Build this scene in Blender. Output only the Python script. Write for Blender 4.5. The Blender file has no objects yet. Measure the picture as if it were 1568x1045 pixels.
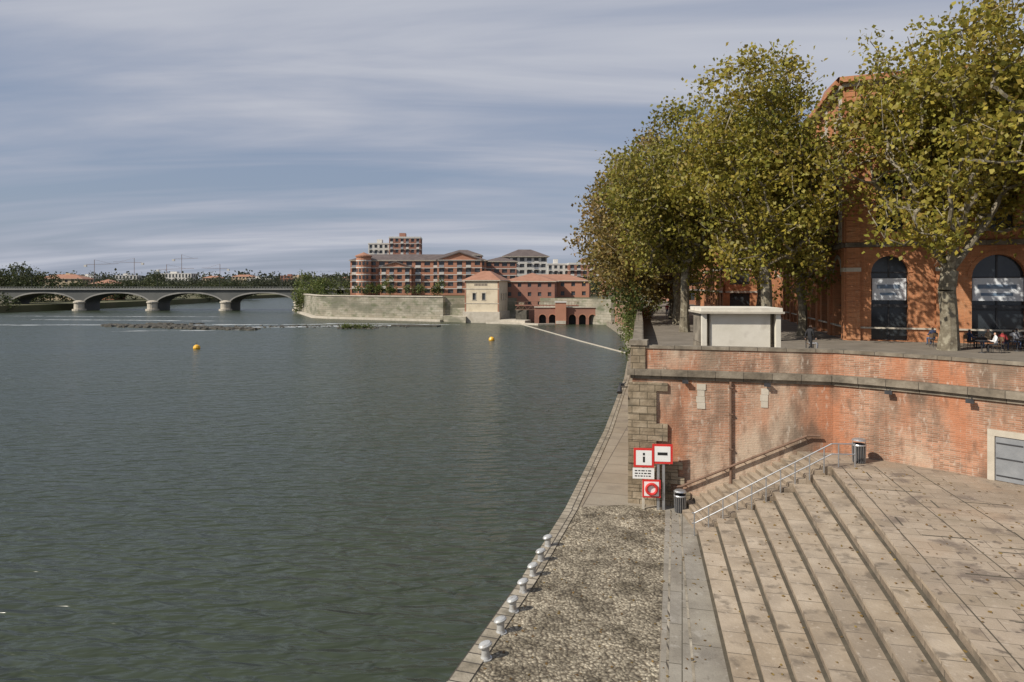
import bpy, math, random
import numpy as np
from mathutils import Matrix, Vector
random.seed(7)
sc = bpy.context.scene
COL = sc.collection
CAMZ = 12.2

# ------------------------------------------------------------------ materials
def new_mat(name):
    m = bpy.data.materials.new(name); m.use_nodes = True
    nt = m.node_tree; b = nt.nodes['Principled BSDF']
    return m, nt, b
def nd(nt, t, **kw):
    n = nt.nodes.new(t)
    for k, v in kw.items(): setattr(n, k, v)
    return n
def ramp(nt, stops):
    r = nd(nt, 'ShaderNodeValToRGB'); e = r.color_ramp.elements
    while len(e) < len(stops): e.new(0.5)
    for i, (p, c) in enumerate(stops):
        e[i].position = p; e[i].color = (c[0], c[1], c[2], 1) if not isinstance(c, (int, float)) else (c, c, c, 1)
    return r
def mk(name, cols, scale=1.0, rough=.85, bump=.15, bscale=None, brick=None, stains=(), coord='Object', metal=0, streak=None):
    m, nt, b = new_mat(name); L = nt.links.new
    tc = nd(nt, 'ShaderNodeTexCoord')
    src = tc.outputs['Object']
    n1 = nd(nt, 'ShaderNodeTexNoise'); n1.inputs['Scale'].default_value = scale; n1.inputs['Detail'].default_value = 6
    n1.inputs['Roughness'].default_value = .65
    L(src, n1.inputs['Vector'])
    k = len(cols)
    r = ramp(nt, [(.3 + .4 * i / max(1, k - 1), c) for i, c in enumerate(cols)])
    L(n1.outputs['Fac'], r.inputs['Fac'])
    cur = r.outputs['Color']; bfac = None
    if brick:
        bw, bh, mo, mcol, var = brick
        br = nd(nt, 'ShaderNodeTexBrick')
        br.inputs['Scale'].default_value = 1; br.inputs['Brick Width'].default_value = bw; br.inputs['Row Height'].default_value = bh
        br.inputs['Mortar Size'].default_value = mo; br.inputs['Mortar Smooth'].default_value = .3
        br.inputs['Bias'].default_value = 0
        L(tc.outputs['UV'], br.inputs['Vector'])
        mx = nd(nt, 'ShaderNodeMix', data_type='RGBA', blend_type='MULTIPLY'); mx.inputs[0].default_value = 1
        L(cur, mx.inputs[6]); mx.inputs[7].default_value = (var, var * .97, var * .92, 1)
        L(cur, br.inputs['Color1']); L(mx.outputs[2], br.inputs['Color2']); br.inputs['Mortar'].default_value = (*mcol, 1)
        cur = br.outputs['Color']; bfac = br.outputs['Fac']
    for i, (ss, lo, hi, amt, c) in enumerate(stains):
        n2 = nd(nt, 'ShaderNodeTexNoise'); n2.inputs['Scale'].default_value = ss; n2.inputs['Detail'].default_value = 5
        mp = nd(nt, 'ShaderNodeMapping'); mp.inputs['Location'].default_value = (7.3 * (i + 1), 3.1, i)
        if streak: mp.inputs['Scale'].default_value = streak
        L(src, mp.inputs[0]); L(mp.outputs[0], n2.inputs['Vector'])
        r2 = ramp(nt, [(lo, 0.0), (hi, amt)]); L(n2.outputs['Fac'], r2.inputs['Fac'])
        m2 = nd(nt, 'ShaderNodeMix', data_type='RGBA'); L(r2.outputs['Color'], m2.inputs[0]); L(cur, m2.inputs[6]); m2.inputs[7].default_value = (*c, 1)
        cur = m2.outputs[2]
    L(cur, b.inputs['Base Color'])
    b.inputs['Roughness'].default_value = rough; b.inputs['Metallic'].default_value = metal
    if bump:
        nb = nd(nt, 'ShaderNodeTexNoise'); nb.inputs['Scale'].default_value = bscale or scale * 6; nb.inputs['Detail'].default_value = 4
        L(src, nb.inputs['Vector'])
        bp = nd(nt, 'ShaderNodeBump'); bp.inputs['Strength'].default_value = bump; bp.inputs['Distance'].default_value = .05
        h = nb.outputs['Fac']
        if bfac:
            ma = nd(nt, 'ShaderNodeMath', operation='SUBTRACT'); L(h, ma.inputs[0]); L(bfac, ma.inputs[1]); h = ma.outputs[0]
        L(h, bp.inputs['Height']); L(bp.outputs['Normal'], b.inputs['Normal'])
    return m

M = {}
M['wallbrick'] = mk('old_pink_brick', [(.33, .145, .08), (.46, .23, .14), (.50, .30, .20)], .55, .9, .5, 9, (.42, .085, .012, (.42, .34, .26), .58),
    stains=[(.30, .50, .60, .75, (.49, .40, .30)), (.45, .52, .64, .7, (.42, .155, .07)), (.8, .50, .66, .8, (.12, .085, .06)), (3.5, .55, .70, .6, (.17, .10, .065)), (6, .6, .7, .5, (.52, .45, .37)), (.38, .54, .66, .6, (.18, .15, .11))], streak=(1, 1, .38))
M['stonepier'] = mk('weathered_stone_blocks', [(.17, .135, .09), (.30, .24, .165), (.40, .335, .245)], 1.6, .9, .5, 8, (.75, .36, .02, (.10, .08, .05), .7),
    stains=[(.9, .52, .68, .8, (.08, .07, .05))])
M['coping'] = mk('dark_stone_coping', [(.09, .078, .06), (.20, .17, .13), (.32, .28, .22)], 1.1, .9, .3, 10, (1.3, 3, .015, (.05, .04, .03), .75))
M['brick'] = mk('orange_brick', [(.42, .145, .055), (.53, .20, .08), (.58, .26, .115)], .35, .88, .3, 10, (.42, .075, .01, (.44, .28, .17), .72),
    stains=[(.5, .54, .72, .5, (.23, .09, .045)), (1.6, .6, .75, .4, (.50, .34, .22))])
M['brickfar'] = mk('red_brick_far', [(.34, .16, .10), (.43, .21, .135)], .15, .9, 0)
M['brickfar2'] = mk('brown_brick_far', [(.25, .12, .088), (.33, .165, .115)], .15, .9, 0)
M['white'] = mk('white_render', [(.50, .48, .44), (.62, .60, .56)], .3, .8, .05)
M['cream'] = mk('cream_render', [(.54, .46, .33), (.64, .56, .42)], .25, .85, .05, stains=[(.4, .5, .7, .5, (.35, .28, .19))])
M['stone'] = mk('pale_stone', [(.38, .34, .27), (.54, .49, .41)], .8, .85, .15, 8)
M['quaystone'] = mk('pale_quay_wall', [(.24, .22, .17), (.40, .37, .30)], .12, .9, .3, 1, (2.2, .8, .06, (.18, .17, .13), .82),
    stains=[(.12, .46, .6, .8, (.13, .13, .09)), (.35, .54, .66, .6, (.09, .11, .05))], streak=(1, 1, 2.2))
M['glass'] = mk('dark_window_glass', [(.015, .02, .025), (.05, .06, .07)], .4, .12, 0)
M['glassfar'] = mk('window_glass_far', [(.03, .035, .04), (.09, .10, .11)], .25, .2, 0)
M['tile'] = mk('terracotta_roof_tiles', [(.27, .13, .08), (.37, .19, .125)], .5, .9, .4, 3)
M['tiledark'] = mk('grey_brown_roof', [(.08, .06, .055), (.14, .11, .10)], .5, .8, .1)
M['conc'] = mk('quay_concrete', [(.18, .162, .135), (.26, .238, .20), (.32, .297, .25)], .7, .9, .2, 14, (2.4, 40, .02, (.08, .07, .05), .92),
    stains=[(.35, .50, .64, .5, (.15, .132, .11)), (2.5, .58, .7, .5, (.37, .345, .30)), (7, .6, .7, .4, (.12, .10, .08))])
M['path'] = mk('quay_path', [(.22, .185, .14), (.31, .27, .21)], .35, .9, .2, 12, (2.0, 3.0, .03, (.10, .08, .06), .9),
    stains=[(.5, .55, .7, .5, (.12, .10, .08))])
M['curb'] = mk('stone_quay_edge', [(.20, .175, .13), (.33, .29, .225), (.42, .375, .30)], 1.2, .9, .4, 12, (.5, 1.25, .03, (.06, .05, .04), .75),
    stains=[(1.2, .55, .68, .6, (.09, .08, .06))])
M['terrace'] = mk('terrace_slabs', [(.29, .235, .17), (.375, .305, .23), (.44, .365, .28)], .5, .9, .2, 12, (1.15, .62, .012, (.11, .085, .06), .80),
    stains=[(.22, .50, .62, .55, (.22, .175, .13)), (.9, .56, .66, .75, (.13, .10, .08)), (5, .60, .72, .45, (.47, .40, .32)), (2.6, .62, .68, .75, (.09, .07, .055)), (.5, .56, .70, .4, (.34, .24, .16))])
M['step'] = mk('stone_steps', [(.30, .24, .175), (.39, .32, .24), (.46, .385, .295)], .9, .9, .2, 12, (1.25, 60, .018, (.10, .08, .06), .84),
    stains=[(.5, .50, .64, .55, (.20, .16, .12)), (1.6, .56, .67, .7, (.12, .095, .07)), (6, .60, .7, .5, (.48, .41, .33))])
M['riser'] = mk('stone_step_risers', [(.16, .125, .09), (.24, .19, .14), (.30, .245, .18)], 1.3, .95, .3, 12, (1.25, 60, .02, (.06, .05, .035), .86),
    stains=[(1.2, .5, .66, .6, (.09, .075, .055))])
M['dirt_shade'] = mk('dirt_and_shade_line', [(.05, .042, .03), (.10, .085, .06)], 2, 1, .2)  # joint dirt; also the painted shadow line along the riser feet
M['asphalt'] = mk('promenade_ground', [(.14, .12, .095), (.22, .19, .155)], .6, .95, .1, 10)
M['land'] = mk('bank_ground', [(.07, .08, .03), (.13, .11, .06)], .05, 1, 0)
M['metal'] = mk('galvanised_metal', [(.36, .37, .38), (.50, .51, .52)], 2, .42, .05, metal=.7)
M['bollard'] = mk('painted_bollard_grey', [(.36, .36, .35), (.52, .52, .50)], 4, .38, .1, metal=.3, stains=[(6, .55, .68, .6, (.20, .16, .12))])
M['dark'] = mk('dark_metal', [(.02, .02, .022), (.05, .05, .055)], 3, .5, 0)
M['rust'] = mk('brown_rail', [(.12, .07, .045), (.20, .12, .08)], 3, .7, .1)
M['red'] = mk('red_paint', [(.55, .02, .02), (.62, .04, .03)], 2, .5, 0)
M['whitep'] = mk('white_paint', [(.72, .72, .70), (.80, .80, .78)], 2, .5, 0)
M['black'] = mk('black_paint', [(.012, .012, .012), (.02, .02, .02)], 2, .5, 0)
M['banner'] = mk('banner_cloth', [(.62, .66, .70), (.74, .76, .78)], 1.5, .8, .1)
M['bannerblue'] = mk('banner_print', [(.12, .20, .30), (.25, .30, .38)], 3, .8, 0)
M['kiosk'] = mk('kiosk_render', [(.60, .56, .47), (.70, .66, .57)], 1, .85, .1, stains=[(1.5, .56, .72, .45, (.4, .36, .3))])
M['bridge'] = mk('bridge_concrete', [(.24, .235, .215), (.32, .31, .285)], .1, .85, 0, stains=[(.3, .5, .7, .4, (.17, .165, .15))])
M['bridgedark'] = mk('bridge_spandrel', [(.085, .09, .088), (.13, .132, .125)], .1, .85, 0)
M['yellow'] = mk('yellow_buoy', [(.75, .38, .02), (.8, .45, .03)], 2, .4, 0)
M['rock'] = mk('river_rock', [(.03, .028, .022), (.10, .09, .07)], .8, .85, .4)
M['door'] = mk('grey_door', [(.17, .18, .19), (.24, .25, .26)], 2, .6, .1)
M['wood'] = mk('cafe_furniture', [(.10, .06, .035), (.17, .11, .06)], 3, .6, 0)
M['bark'] = mk('plane_tree_bark', [(.085, .07, .05), (.17, .145, .10), (.27, .24, .18)], 2.2, .9, .3, 12, stains=[(3, .55, .62, .65, (.34, .31, .23))])
M['skin'] = mk('skin', [(.50, .30, .21), (.55, .34, .25)], 3, .6, 0)
M['hair'] = mk('hair', [(.03, .02, .012), (.06, .035, .02)], 9, .7, 0)
M['tanfar'] = mk('tan_render_far', [(.46, .36, .24), (.53, .43, .30)], .2, .9, 0)
for k, c in dict(navy=(.03, .04, .08), denim=(.07, .10, .17), blackc=(.02, .02, .022), tan=(.35, .27, .18), redc=(.35, .05, .05), grey=(.2, .2, .21), whitec=(.6, .6, .6), shoe=(.03, .025, .02)).items():
    M[k] = mk('cloth_' + k, [c, tuple(x * 1.3 for x in c)], 5, .9, 0)

def cobble_mat():
    m, nt, b = new_mat('pebble_cobbles'); L = nt.links.new
    tc = nd(nt, 'ShaderNodeTexCoord')
    wv = nd(nt, 'ShaderNodeTexNoise'); wv.inputs['Scale'].default_value = 2.5; L(tc.outputs['Object'], wv.inputs['Vector'])
    av = nd(nt, 'ShaderNodeVectorMath', operation='MULTIPLY_ADD'); L(wv.outputs['Color'], av.inputs[0]); av.inputs[1].default_value = (.25, .25, 0); L(tc.outputs['Object'], av.inputs[2])
    v = nd(nt, 'ShaderNodeTexVoronoi'); v.inputs['Scale'].default_value = 10.5; L(av.outputs[0], v.inputs['Vector'])
    r = ramp(nt, [(.0, (.39, .36, .30)), (.45, (.285, .26, .21)), (.75, (.12, .10, .075))]); L(v.outputs['Distance'], r.inputs['Fac'])
    hs = nd(nt, 'ShaderNodeMix', data_type='RGBA', blend_type='MULTIPLY'); hs.inputs[0].default_value = .8
    sep = nd(nt, 'ShaderNodeSeparateColor'); L(v.outputs['Color'], sep.inputs[0])
    r3 = ramp(nt, [(0, (.45, .41, .36)), (.6, (.95, .92, .86)), (1, (1.5, 1.48, 1.42))]); L(sep.outputs[0], r3.inputs['Fac'])
    L(r.outputs['Color'], hs.inputs[6]); L(r3.outputs['Color'], hs.inputs[7])
    n = nd(nt, 'ShaderNodeTexNoise'); n.inputs['Scale'].default_value = .7; n.inputs['Detail'].default_value = 9; n.inputs['Roughness'].default_value = .72; L(tc.outputs['Object'], n.inputs['Vector'])
    r2 = ramp(nt, [(.38, (.40, .37, .31)), (.5, (.88, .85, .79)), (.64, (1.40, 1.37, 1.30))]); L(n.outputs['Fac'], r2.inputs['Fac'])
    h2 = nd(nt, 'ShaderNodeMix', data_type='RGBA', blend_type='MULTIPLY'); h2.inputs[0].default_value = 1
    L(hs.outputs[2], h2.inputs[6]); L(r2.outputs['Color'], h2.inputs[7]); L(h2.outputs[2], b.inputs['Base Color'])
    bp = nd(nt, 'ShaderNodeBump'); bp.invert = True; bp.inputs['Strength'].default_value = .8; bp.inputs['Distance'].default_value = .05
    L(v.outputs['Distance'], bp.inputs['Height']); L(bp.outputs['Normal'], b.inputs['Normal']); b.inputs['Roughness'].default_value = .85
    return m
M['cobble'] = cobble_mat()

def water_mat():
    m, nt, b = new_mat('river_water'); L = nt.links.new
    tc = nd(nt, 'ShaderNodeTexCoord')
    def noise(scale, sx, sy, rot, det, rough=.5, dist=0):
        mp = nd(nt, 'ShaderNodeMapping'); mp.inputs['Scale'].default_value = (sx, sy, 1); mp.inputs['Rotation'].default_value = (0, 0, math.radians(rot))
        L(tc.outputs['Object'], mp.inputs[0])
        n = nd(nt, 'ShaderNodeTexNoise'); n.inputs['Scale'].default_value = scale; n.inputs['Detail'].default_value = det
        n.inputs['Roughness'].default_value = rough; n.inputs['Distortion'].default_value = dist
        L(mp.outputs[0], n.inputs['Vector']); return n.outputs['Fac']
    a = noise(1.05, .60, 1.7, 22, 2, .45, .4)
    c = noise(.30, .7, 1.6, 12, 2)
    patch = noise(.022, .5, 1.8, -28, 4)
    pr = ramp(nt, [(.38, .55), (.62, 1.0)]); L(patch, pr.inputs['Fac'])
    ad = nd(nt, 'ShaderNodeMath', operation='MULTIPLY_ADD'); L(c, ad.inputs[0]); ad.inputs[1].default_value = 1.0; L(a, ad.inputs[2])
    mu = nd(nt, 'ShaderNodeMath', operation='MULTIPLY'); L(ad.outputs[0], mu.inputs[0]); L(pr.outputs['Color'], mu.inputs[1])
    bp = nd(nt, 'ShaderNodeBump'); bp.inputs['Strength'].default_value = 1; bp.inputs['Distance'].default_value = .50
    L(mu.outputs[0], bp.inputs['Height']); L(bp.outputs['Normal'], b.inputs['Normal'])
    cr = ramp(nt, [(.35, (.030, .040, .024)), (.65, (.042, .052, .032))]); L(patch, cr.inputs['Fac']); L(cr.outputs['Color'], b.inputs['Base Color'])
    b.inputs['Roughness'].default_value = .24; b.inputs['IOR'].default_value = 1.33
    return m
M['water'] = water_mat()

def leaf_mat(name):
    m, nt, b = new_mat(name); L = nt.links.new
    at = nd(nt, 'ShaderNodeAttribute'); at.attribute_name = 'Col'
    L(at.outputs['Color'], b.inputs['Base Color']); b.inputs['Roughness'].default_value = .55
    b.inputs['Specular IOR Level'].default_value = .35
    tr = nd(nt, 'ShaderNodeBsdfTranslucent'); L(at.outputs['Color'], tr.inputs['Color'])
    mx = nd(nt, 'ShaderNodeMixShader'); mx.inputs[0].default_value = .38
    L(b.outputs[0], mx.inputs[1]); L(tr.outputs[0], mx.inputs[2]); L(mx.outputs[0], nt.nodes['Material Output'].inputs['Surface'])
    return m
M['leaf'] = leaf_mat('leaves')

# ------------------------------------------------------------------ mesh builder
class MB:
    def __init__(s): s.v = []; s.f = []; s.m = []; s.mats = []; s.T = Matrix.Identity(4); s.uva = 0; s.uv = []; s.sm = []
    def mi(s, k):
        if k not in s.mats: s.mats.append(k)
        return s.mats.index(k)
    def quad(s, pts, k, smooth=False, uva=None):
        P = [s.T @ Vector(p) for p in pts]; i = len(s.v); s.v += [tuple(p) for p in P]
        s.f.append(tuple(range(i, i + len(P)))); s.m.append(s.mi(k)); s.sm.append(smooth)
        n = Vector((0, 0, 0))
        for a in range(len(P)):
            p, q = P[a], P[(a + 1) % len(P)]
            n += Vector(((p.y - q.y) * (p.z + q.z), (p.z - q.z) * (p.x + q.x), (p.x - q.x) * (p.y + q.y)))
        if n.length > 0: n.normalize()
        if abs(n.z) > .7:
            an = s.uva if uva is None else uva
            c, sn = math.cos(an), math.sin(an)
            for p in P: s.uv.append((p.x * c + p.y * sn, -p.x * sn + p.y * c + 30 * (k == 'step')))
        else:
            t = Vector((-n.y, n.x, 0)); t.normalize()
            if t.x < 0: t = -t
            for p in P: s.uv.append((p.dot(t), p.z))
    def box(s, x0, x1, y0, y1, z0, z1, k):
        a = [(x0, y0), (x1, y0), (x1, y1), (x0, y1)]
        s.prism(a, z0, z1, k)
    def prism(s, pts, z0, z1, k, kt=None, bottom=True):
        n = len(pts)
        for i in range(n):
            p, q = pts[i], pts[(i + 1) % n]
            s.quad([(*p, z0), (*q, z0), (*q, z1), (*p, z1)], k)
        s.quad([(*p, z1) for p in pts], kt or k)
        if bottom: s.quad([(*p, z0) for p in reversed(pts)], k)
    def lathe(s, cx, cy, prof, k, seg=16, tilt=None):
        old = s.T
        s.T = old @ Matrix.Translation((cx, cy, 0))
        if tilt: s.T = s.T @ tilt
        for (r0, z0), (r1, z1) in zip(prof[:-1], prof[1:]):
            for i in range(seg):
                a, b = 2 * math.pi * i / seg, 2 * math.pi * (i + 1) / seg
                s.quad([(r0 * math.cos(a), r0 * math.sin(a), z0), (r0 * math.cos(b), r0 * math.sin(b), z0), (r1 * math.cos(b), r1 * math.sin(b), z1), (r1 * math.cos(a), r1 * math.sin(a), z1)], k, False)
        s.T = old
    def tube(s, p, q, r, k, seg=8, r2=None):
        p, q = Vector(p), Vector(q); d = (q - p)
        if d.length < 1e-5: return
        r2 = r if r2 is None else r2
        d.normalize(); a = d.orthogonal().normalized(); b = d.cross(a)
        c = [(a * math.cos(2 * math.pi * i / seg) + b * math.sin(2 * math.pi * i / seg)) for i in range(seg)]
        for i in range(seg):
            u, w = c[i], c[(i + 1) % seg]
            s.quad([p + u * r, p + w * r, q + w * r2, q + u * r2], k, True)
        s.quad([p + u * r for u in c], k); s.quad([q + u * r2 for u in c], k)
    def torus(s, c, R, r, ks, axis='y', seg=24, sg=8):
        for i in range(seg):
            for j in range(sg):
                P = []
                for (ii, jj) in ((i, j), (i + 1, j), (i + 1, j + 1), (i, j + 1)):
                    a, b = 2 * math.pi * ii / seg, 2 * math.pi * jj / sg
                    rr = R + r * math.cos(b)
                    P.append((c[0] + rr * math.cos(a), c[1] + r * math.sin(b), c[2] + rr * math.sin(a)))
                s.quad(P, ks[(i * 8 // seg) % 2], True)
    def build(s, name, parent=None):
        me = bpy.data.meshes.new(name); me.from_pydata(s.v, [], s.f)
        for k in s.mats: me.materials.append(M[k])
        me.polygons.foreach_set('material_index', s.m); me.polygons.foreach_set('use_smooth', s.sm)
        uvl = me.uv_layers.new(name='UVMap'); uvl.data.foreach_set('uv', np.array(s.uv, dtype=np.float32).ravel())
        me.update()
        o = bpy.data.objects.new(name, me); COL.objects.link(o)
        if parent: o.parent = parent
        return o
def empty(name, loc=(0, 0, 0)):
    e = bpy.data.objects.new(name, None); COL.objects.link(e); e.location = (0, 0, 0); e.empty_display_size = .5
    return e
def TR(x, y, z=0, a=0): return Matrix.Translation((x, y, z)) @ Matrix.Rotation(math.radians(a), 4, 'Z')

# ------------------------------------------------------------------ foliage
LEAFK = np.array([[-.5, 0, 0], [-.05, -.42, .08], [.55, 0, -.03], [.05, .40, .10]])
def leaf_quads(C, size, colr, rng, name, parent=None, flat=.0):
    n = len(C)
    a = rng.normal(size=(n, 3)); a[:, 2] *= (1 - flat); a /= np.linalg.norm(a, axis=1)[:, None]
    b = rng.normal(size=(n, 3)); b[:, 2] *= (1 - flat); b -= (b * a).sum(1)[:, None] * a; b /= np.linalg.norm(b, axis=1)[:, None]
    c = np.cross(a, b)
    sz = (size * rng.uniform(.6, 1.35, n))[:, None, None]
    K = LEAFK
    V = C[:, None, :] + sz * (K[None, :, 0:1] * a[:, None, :] + K[None, :, 1:2] * b[:, None, :] + K[None, :, 2:3] * c[:, None, :])
    V = V.reshape(-1, 3).astype(np.float32)
    me = bpy.data.meshes.new(name); me.vertices.add(4 * n); me.vertices.foreach_set('co', V.ravel())
    me.loops.add(4 * n); me.loops.foreach_set('vertex_index', np.arange(4 * n, dtype=np.int32))
    me.polygons.add(n); me.polygons.foreach_set('loop_start', np.arange(0, 4 * n, 4, dtype=np.int32)); me.polygons.foreach_set('loop_total', np.full(n, 4, dtype=np.int32))
    ca = me.color_attributes.new('Col', 'FLOAT_COLOR', 'POINT')
    cc = np.ones((4 * n, 4), dtype=np.float32); cc[:, :3] = np.repeat(np.clip(colr, 0, 1), 4, axis=0)
    ca.data.foreach_set('color', cc.ravel()); me.materials.append(M['leaf']); me.update(); me.validate()
    o = bpy.data.objects.new(name, me); COL.objects.link(o)
    if parent: o.parent = parent
    return o
PAL = dict(plane=np.array([[.19, .20, .036], [.28, .25, .044], [.38, .30, .05], [.26, .16, .055], [.08, .10, .025]]),
           planeyellow=np.array([[.23, .235, .04], [.34, .29, .044], [.45, .345, .05], [.29, .18, .055], [.09, .11, .025]]),
           brown=np.array([[.19, .17, .045], [.27, .205, .055], [.35, .22, .07], [.28, .16, .07], [.10, .095, .035]]),
           green=np.array([[.08, .12, .03], [.12, .15, .04], [.16, .17, .045], [.06, .08, .03], [.18, .16, .05]]),
           dark=np.array([[.035, .05, .02], [.055, .07, .028], [.08, .09, .035], [.10, .085, .035], [.04, .055, .022]]),
           far=np.array([[.05, .062, .036], [.065, .075, .042], [.085, .085, .048], [.042, .055, .035], [.095, .085, .052]]),
           fallen=np.array([[.30, .20, .06], [.22, .12, .05], [.38, .28, .08], [.15, .08, .04], [.10, .06, .03]]))
def leaf_colors(nc, per, pal, rng, w=(.3, .3, .18, .12, .10)):
    P = PAL[pal]; w = np.array(w) / sum(w)
    cw = rng.dirichlet(w * 4, size=nc)
    cl = cw @ P
    idx = rng.choice(5, size=nc * per, p=w)
    c = .58 * np.repeat(cl, per, 0) + .42 * P[idx]
    return c * rng.uniform(.75, 1.25, (nc * per, 1))

def make_tree(name, base, h, crown, R, seed, n=330, per=55, leaf=.27, tr=.42, forkh=.24, pal='plane', spread=.6, zlow=.22, lean=(0, 0), nl=18):
    rng = np.random.default_rng(seed)
    base = np.array(base, float); e = empty(name)
    fork = base + np.array([lean[0], lean[1], h * forkh])
    cc = np.array([crown[0], crown[1], base[2] + h * (zlow + 1) / 2]); rz = h * (1 - zlow) / 2
    lobes = []
    for i in range(nl):
        d = rng.normal(size=3); d /= np.linalg.norm(d); q = rng.uniform(.30, .74)
        lobes.append((cc + d * np.array([R, R, rz]) * q, rng.uniform(.28, .45)))
    cl = []
    while len(cl) < n:
        c, f = lobes[rng.integers(nl)]
        d = rng.normal(size=3); d /= np.linalg.norm(d)
        p = c + d * np.array([R, R, rz]) * f * rng.uniform(.35, 1) ** .5
        q = (p - cc) / np.array([R, R, rz])
        if np.linalg.norm(q) > 1.06: continue
        cl.append(p)
    cl = np.array(cl)
    pos = [base.copy()]; par = [-1]
    for i in range(1, 5):
        t = i / 4; pos.append(base * (1 - t) + fork * t + np.array([rng.normal() * .08, rng.normal() * .08, 0])); par.append(len(pos) - 2)
    ft = len(pos) - 1
    for k in range(6):
        a = 2 * math.pi * (k + rng.uniform(-.3, .3)) / 6; q = rng.uniform(.35, .6) if k < 5 else .05
        end = cc + np.array([math.cos(a) * R * q, math.sin(a) * R * q, rz * rng.uniform(-.1, .45)])
        prev = ft; st = 7
        for i in range(1, st + 1):
            t = i / st; p = pos[ft] * (1 - t) + end * t; bow = math.sin(math.pi * t)
            p = p + np.array([math.cos(a), math.sin(a), 0]) * bow * R * .07 + rng.normal(size=3) * .22
            pos.append(p); par.append(prev); prev = len(pos) - 1
    order = np.argsort(np.linalg.norm(cl - fork, axis=1))
    for oi in order:
        c = cl[oi]; P = np.array(pos); d = np.linalg.norm(P - c, axis=1)
        cost = d + .22 * np.linalg.norm(P - fork, axis=1) + np.where(P[:, 2] > c[2] + .4, 1.5, 0); cost[:ft] += 99
        j = int(np.argmin(cost)); L_ = d[j]; st = max(1, int(L_ / .9)); prev = j
        for i in range(1, st + 1):
            t = i / st; p = P[j] * (1 - t) + c * t + (rng.normal(size=3) * .10 * min(L_, 2) if i < st else 0)
            p = p + np.array([0, 0, -.08 * L_ * math.sin(math.pi * t)])
            pos.append(p); par.append(prev); prev = len(pos) - 1
        for q in range(2):
            pos.append(pos[prev] + rng.normal(size=3) * .5 + np.array([0, 0, .25])); par.append(prev)
    N = len(pos); acc = np.zeros(N); ch = np.zeros(N)
    for i in range(N - 1, 0, -1):
        if ch[i] == 0: acc[i] = 1
        acc[par[i]] += acc[i]; ch[par[i]] += 1
    rad = np.maximum(tr * (acc / acc[0]) ** (1 / 2.1), .018)
    rad[0] *= 1.35; rad[1] *= 1.05
    mb = MB()
    for i in range(1, N):
        p, q = pos[par[i]], pos[i]; r0 = min(rad[par[i]], rad[i] * 1.35); sg = 9 if rad[i] > .15 else (5 if rad[i] > .05 else 3)
        if i <= ft: r0 = rad[par[i]]
        pv, qv = Vector(p), Vector(q); d = qv - pv
        if d.length < 1e-4: continue
        mb.tube(pv - d.normalized() * .02, qv, r0, 'bark', sg, rad[i])
    mb.build('trunk_and_limbs', e)
    C = np.repeat(cl, per, 0) + rng.normal(size=(n * per, 3)) * np.array([spread, spread, spread * .75])
    leaf_quads(C, leaf, leaf_colors(n, per, pal, rng), rng, 'foliage', e)
    return e

def foliage_mass(name, blobs, leaf, dens, pal, seed, parent=None):
    rng = np.random.default_rng(seed); Cs = []; cols = []
    for (x, y, z, rx, ry, rz) in blobs:
        nc = max(14, int(dens * (rx * rz + rx * ry) / (leaf * leaf) / 40)); per = 14
        d = rng.normal(size=(nc, 3)); d /= np.linalg.norm(d, axis=1)[:, None]
        d[:, 2] = np.abs(d[:, 2]) * np.where(rng.random(nc) < .75, 1, -1)
        rr = rng.uniform(.4, 1.0, (nc, 1)) ** .6 * (1 + .16 * np.sin(d[:, 0:1] * 7 + x) * np.cos(d[:, 2:3] * 6 + y))
        c = np.array([x, y, z]) + d * rr * np.array([rx, ry, rz])
        C = np.repeat(c, per, 0) + rng.normal(size=(nc * per, 3)) * leaf * 1.0
        Cs.append(C); cols.append(leaf_colors(nc, per, pal, rng) * rng.uniform(.75, 1.25))
    return leaf_quads(np.concatenate(Cs), leaf, np.concatenate(cols), rng, name, parent)

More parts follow.
